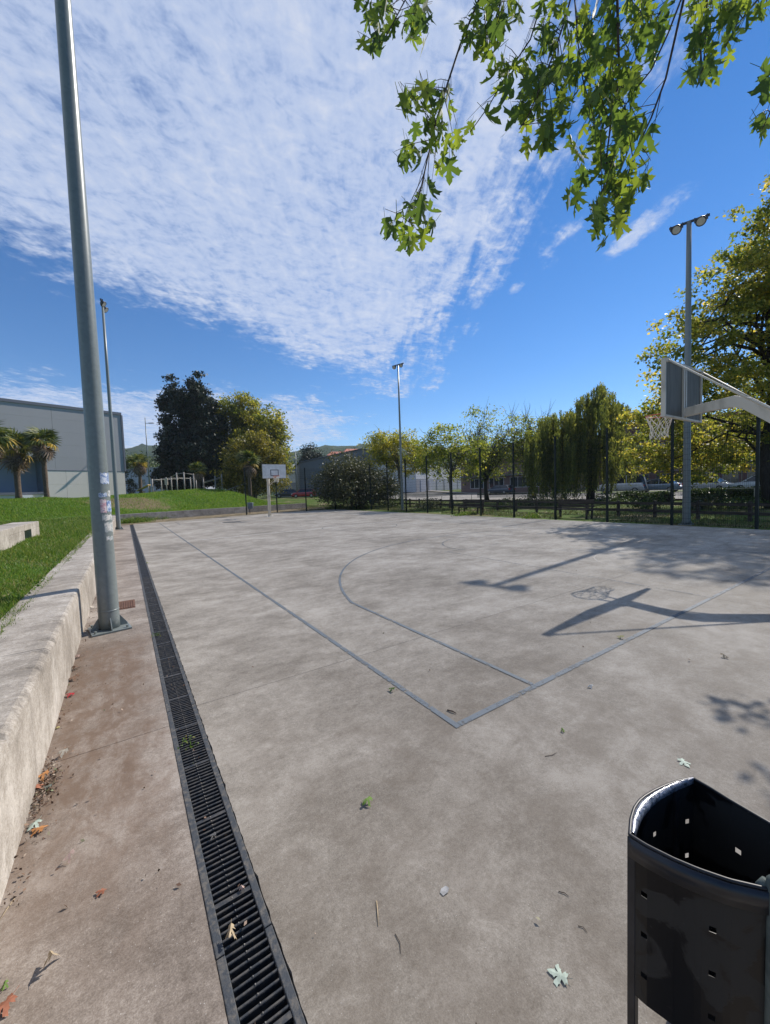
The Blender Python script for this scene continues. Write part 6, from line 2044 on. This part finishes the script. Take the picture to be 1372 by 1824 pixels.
blades('dry_grass', 'straw coloured dry grass in patches on the terrace', np.stack([X_, Y_], 1), h_terrace(np.minimum(X_, -2.8), Y_) - 0.004, 0.05 + 0.003 * Y_, 0.007 + 0.0011 * Y_, M['strawgrass'], 0.8)
n = 5200
yv = 1.2 + 15 * rng.uniform(0, 1, n) ** 1.6; xv = -2.88 - (rng.uniform(0, 1, n) ** 1.1) * (1.3 + 0.3 * yv)
keep = (~((xv < -4.15) & (xv > -4.88) & (yv < 14.6))) & (np.sin(xv * 2.9 + 1) * np.sin(yv * 2.3) > 0.0)
C_ = np.stack([xv, yv, h_terrace(np.minimum(xv, -2.8), yv) + rng.uniform(0.03, 0.06, n)], 1)[keep]
tag(leaf_cloud('clover', C_, 0.028 + 0.001 * C_[:, 1], M['grass'], None, None, 1.6, 0.9), 'low clover leaves mixed into the terrace grass', kind='stuff')
n = 150000
s_ = rng.uniform(-14, 23.6, n); d_ = 0.2 + 12 * rng.uniform(0, 1, n) ** 1.3
bare = np.sin(s_ * 0.9 + 0.4) * np.sin(d_ * 0.7 + s_ * 0.35) + 0.5 * np.sin(s_ * 2.3 + d_)
ex_ = np.hypot((WL0[0] + s_ * WLA[0] + d_ * WLN[0] + 1.6) * 0.30, (WL0[1] + s_ * WLA[1] + d_ * WLN[1] - 37.9) * 0.42) + 0.25 * bare
dens = np.where(ex_ < 0.95, 0.22, np.where(ex_ < 1.3, 0.6, 1.0))
keep = rng.uniform(0, 1, n) < dens; s_, d_ = s_[keep], d_[keep]
XY = WL0[None] + s_[:, None] * WLA[None] + d_[:, None] * WLN[None]
blades('grass', 'long bright green grass covering the far bank', XY, h_bank(s_, d_) - 0.01, np.full(len(s_), 0.17), 0.035, M['bankgrass'], 0.6)
n = 90000
yv = rng.uniform(-4, 46, n); xv = 15.9 + 26 * rng.uniform(0, 1, n) ** 1.5 + 0.03 * yv
far_ = rng.uniform(0, 1, n) < 0.25
yv = np.where(far_, rng.uniform(33.5, 44, n), yv); xv = np.where(far_, rng.uniform(13, 24, n), xv)
off = (xv - RD0[0]) * RDN[0] + (yv - RD0[1]) * RDN[1]
keep = (off < -7.4) & (np.sin(xv * 0.8 + np.sin(yv)) * np.sin(yv * 0.55) > -0.55)
XY = np.stack([xv, yv], 1)[keep]; hh = h_ground(XY[:, 0], XY[:, 1])
blades('grass', 'patchy dry grass between the wire fence and the street', XY, hh - 0.01, np.full(len(XY), 0.15), 0.028, M['drygrass'], 0.6)


def weeds(label, cx, cy, w_, l_, ang, n, h, z=0.0, mat='grass'):
    root = empty('weed_clump', (cx, cy, z), ang); tag(root, label, 'weeds', 'weeds growing along the court edge')
    P_ = np.stack([rng.normal(size=n) * l_ / 2.4, rng.normal(size=n) * w_ / 2.4], 1)
    blades('blades', '', P_, np.zeros(n), np.full(n, h) * np.exp(-0.5 * (P_[:, 0] / l_) ** 2), 0.03, M[mat], 0.7, root)
    C_ = np.concatenate([P_, (np.abs(rng.normal(size=n)) * h * 0.4)[:, None]], 1)
    leaf_cloud('weed_leaves', C_[: n // 2], 0.09, M['leaf_hedge'] if mat != 'grass' else M['grass'], root, None, 0.6, 0.7)


wa = math.atan2(WLA[1], WLA[0])
for lb, px, py, w_, l_, n_, h_ in (('lush weeds at the far end of the drain', 240, 931, 0.7, 1.3, 1500, 0.45), ('weeds in front of the low wall right of the drain end', 268, 926, 0.7, 1.8, 1300, 0.35), ('low weeds along the foot of the far wall', 300, 922, 0.6, 2.0, 900, 0.28),
                             ('weeds at the wall end under the red car', 530, 903, 0.9, 1.6, 1100, 0.45), ('bright weed tuft at the far fence corner', 640, 905, 0.8, 1.6, 1500, 0.55), ('tuft of bright weeds beside the far fence post', 600, 906, 0.7, 1.6, 1200, 0.40),
                             ('tiny weeds at the fence foot near the slender tree', 830, 917, 0.3, 1.6, 500, 0.22), ('dry weed tuft at the fence foot below the willow', 948, 922, 0.35, 1.0, 500, 0.25)):
    q = on(px, py); weeds(lb, q[0], q[1], w_, l_, wa if px < 560 else 0.3, n_, h_, 0.0)
for lb, px, py, n_ in (('sprig of green weed in the drain grating by the tall pole', 280, 1132, 26), ('small green weed in the drain grating farther down', 337, 1328, 30), ('dry grass wisps on the drain near the far poles', 264, 1003, 18)):
    q = on(px, py); root = empty('drain_weed', (q[0], q[1], 0)); tag(root, lb, 'weeds', 'weeds growing in the drain')
    C_ = rng.normal(size=(n_, 3)) * np.array((0.03, 0.035, 0.012)); C_[:, 2] = np.abs(C_[:, 2]) + 0.004
    leaf_cloud('weed_leaves', C_, 0.022, M['grass'], root, None, 0.8, 0.5)


# ================================================================== HAZE
hz = MB().box(-1900, 1900, -1900, 1900, -1.6, 175)
hm, ht = new_mat('thin_haze')
pv = ht.n('ShaderNodeVolumePrincipled')
pv.inputs['Color'].default_value = (0.80, 0.88, 1.0, 1)
pv.inputs['Density'].default_value = 0.00019
ho_ = ht.n('ShaderNodeOutputMaterial')
ht.l(pv.outputs[0], ho_.inputs['Volume'])
tag(hz.build('haze', hm), 'thin blue haze in the air towards the hills', kind='stuff')
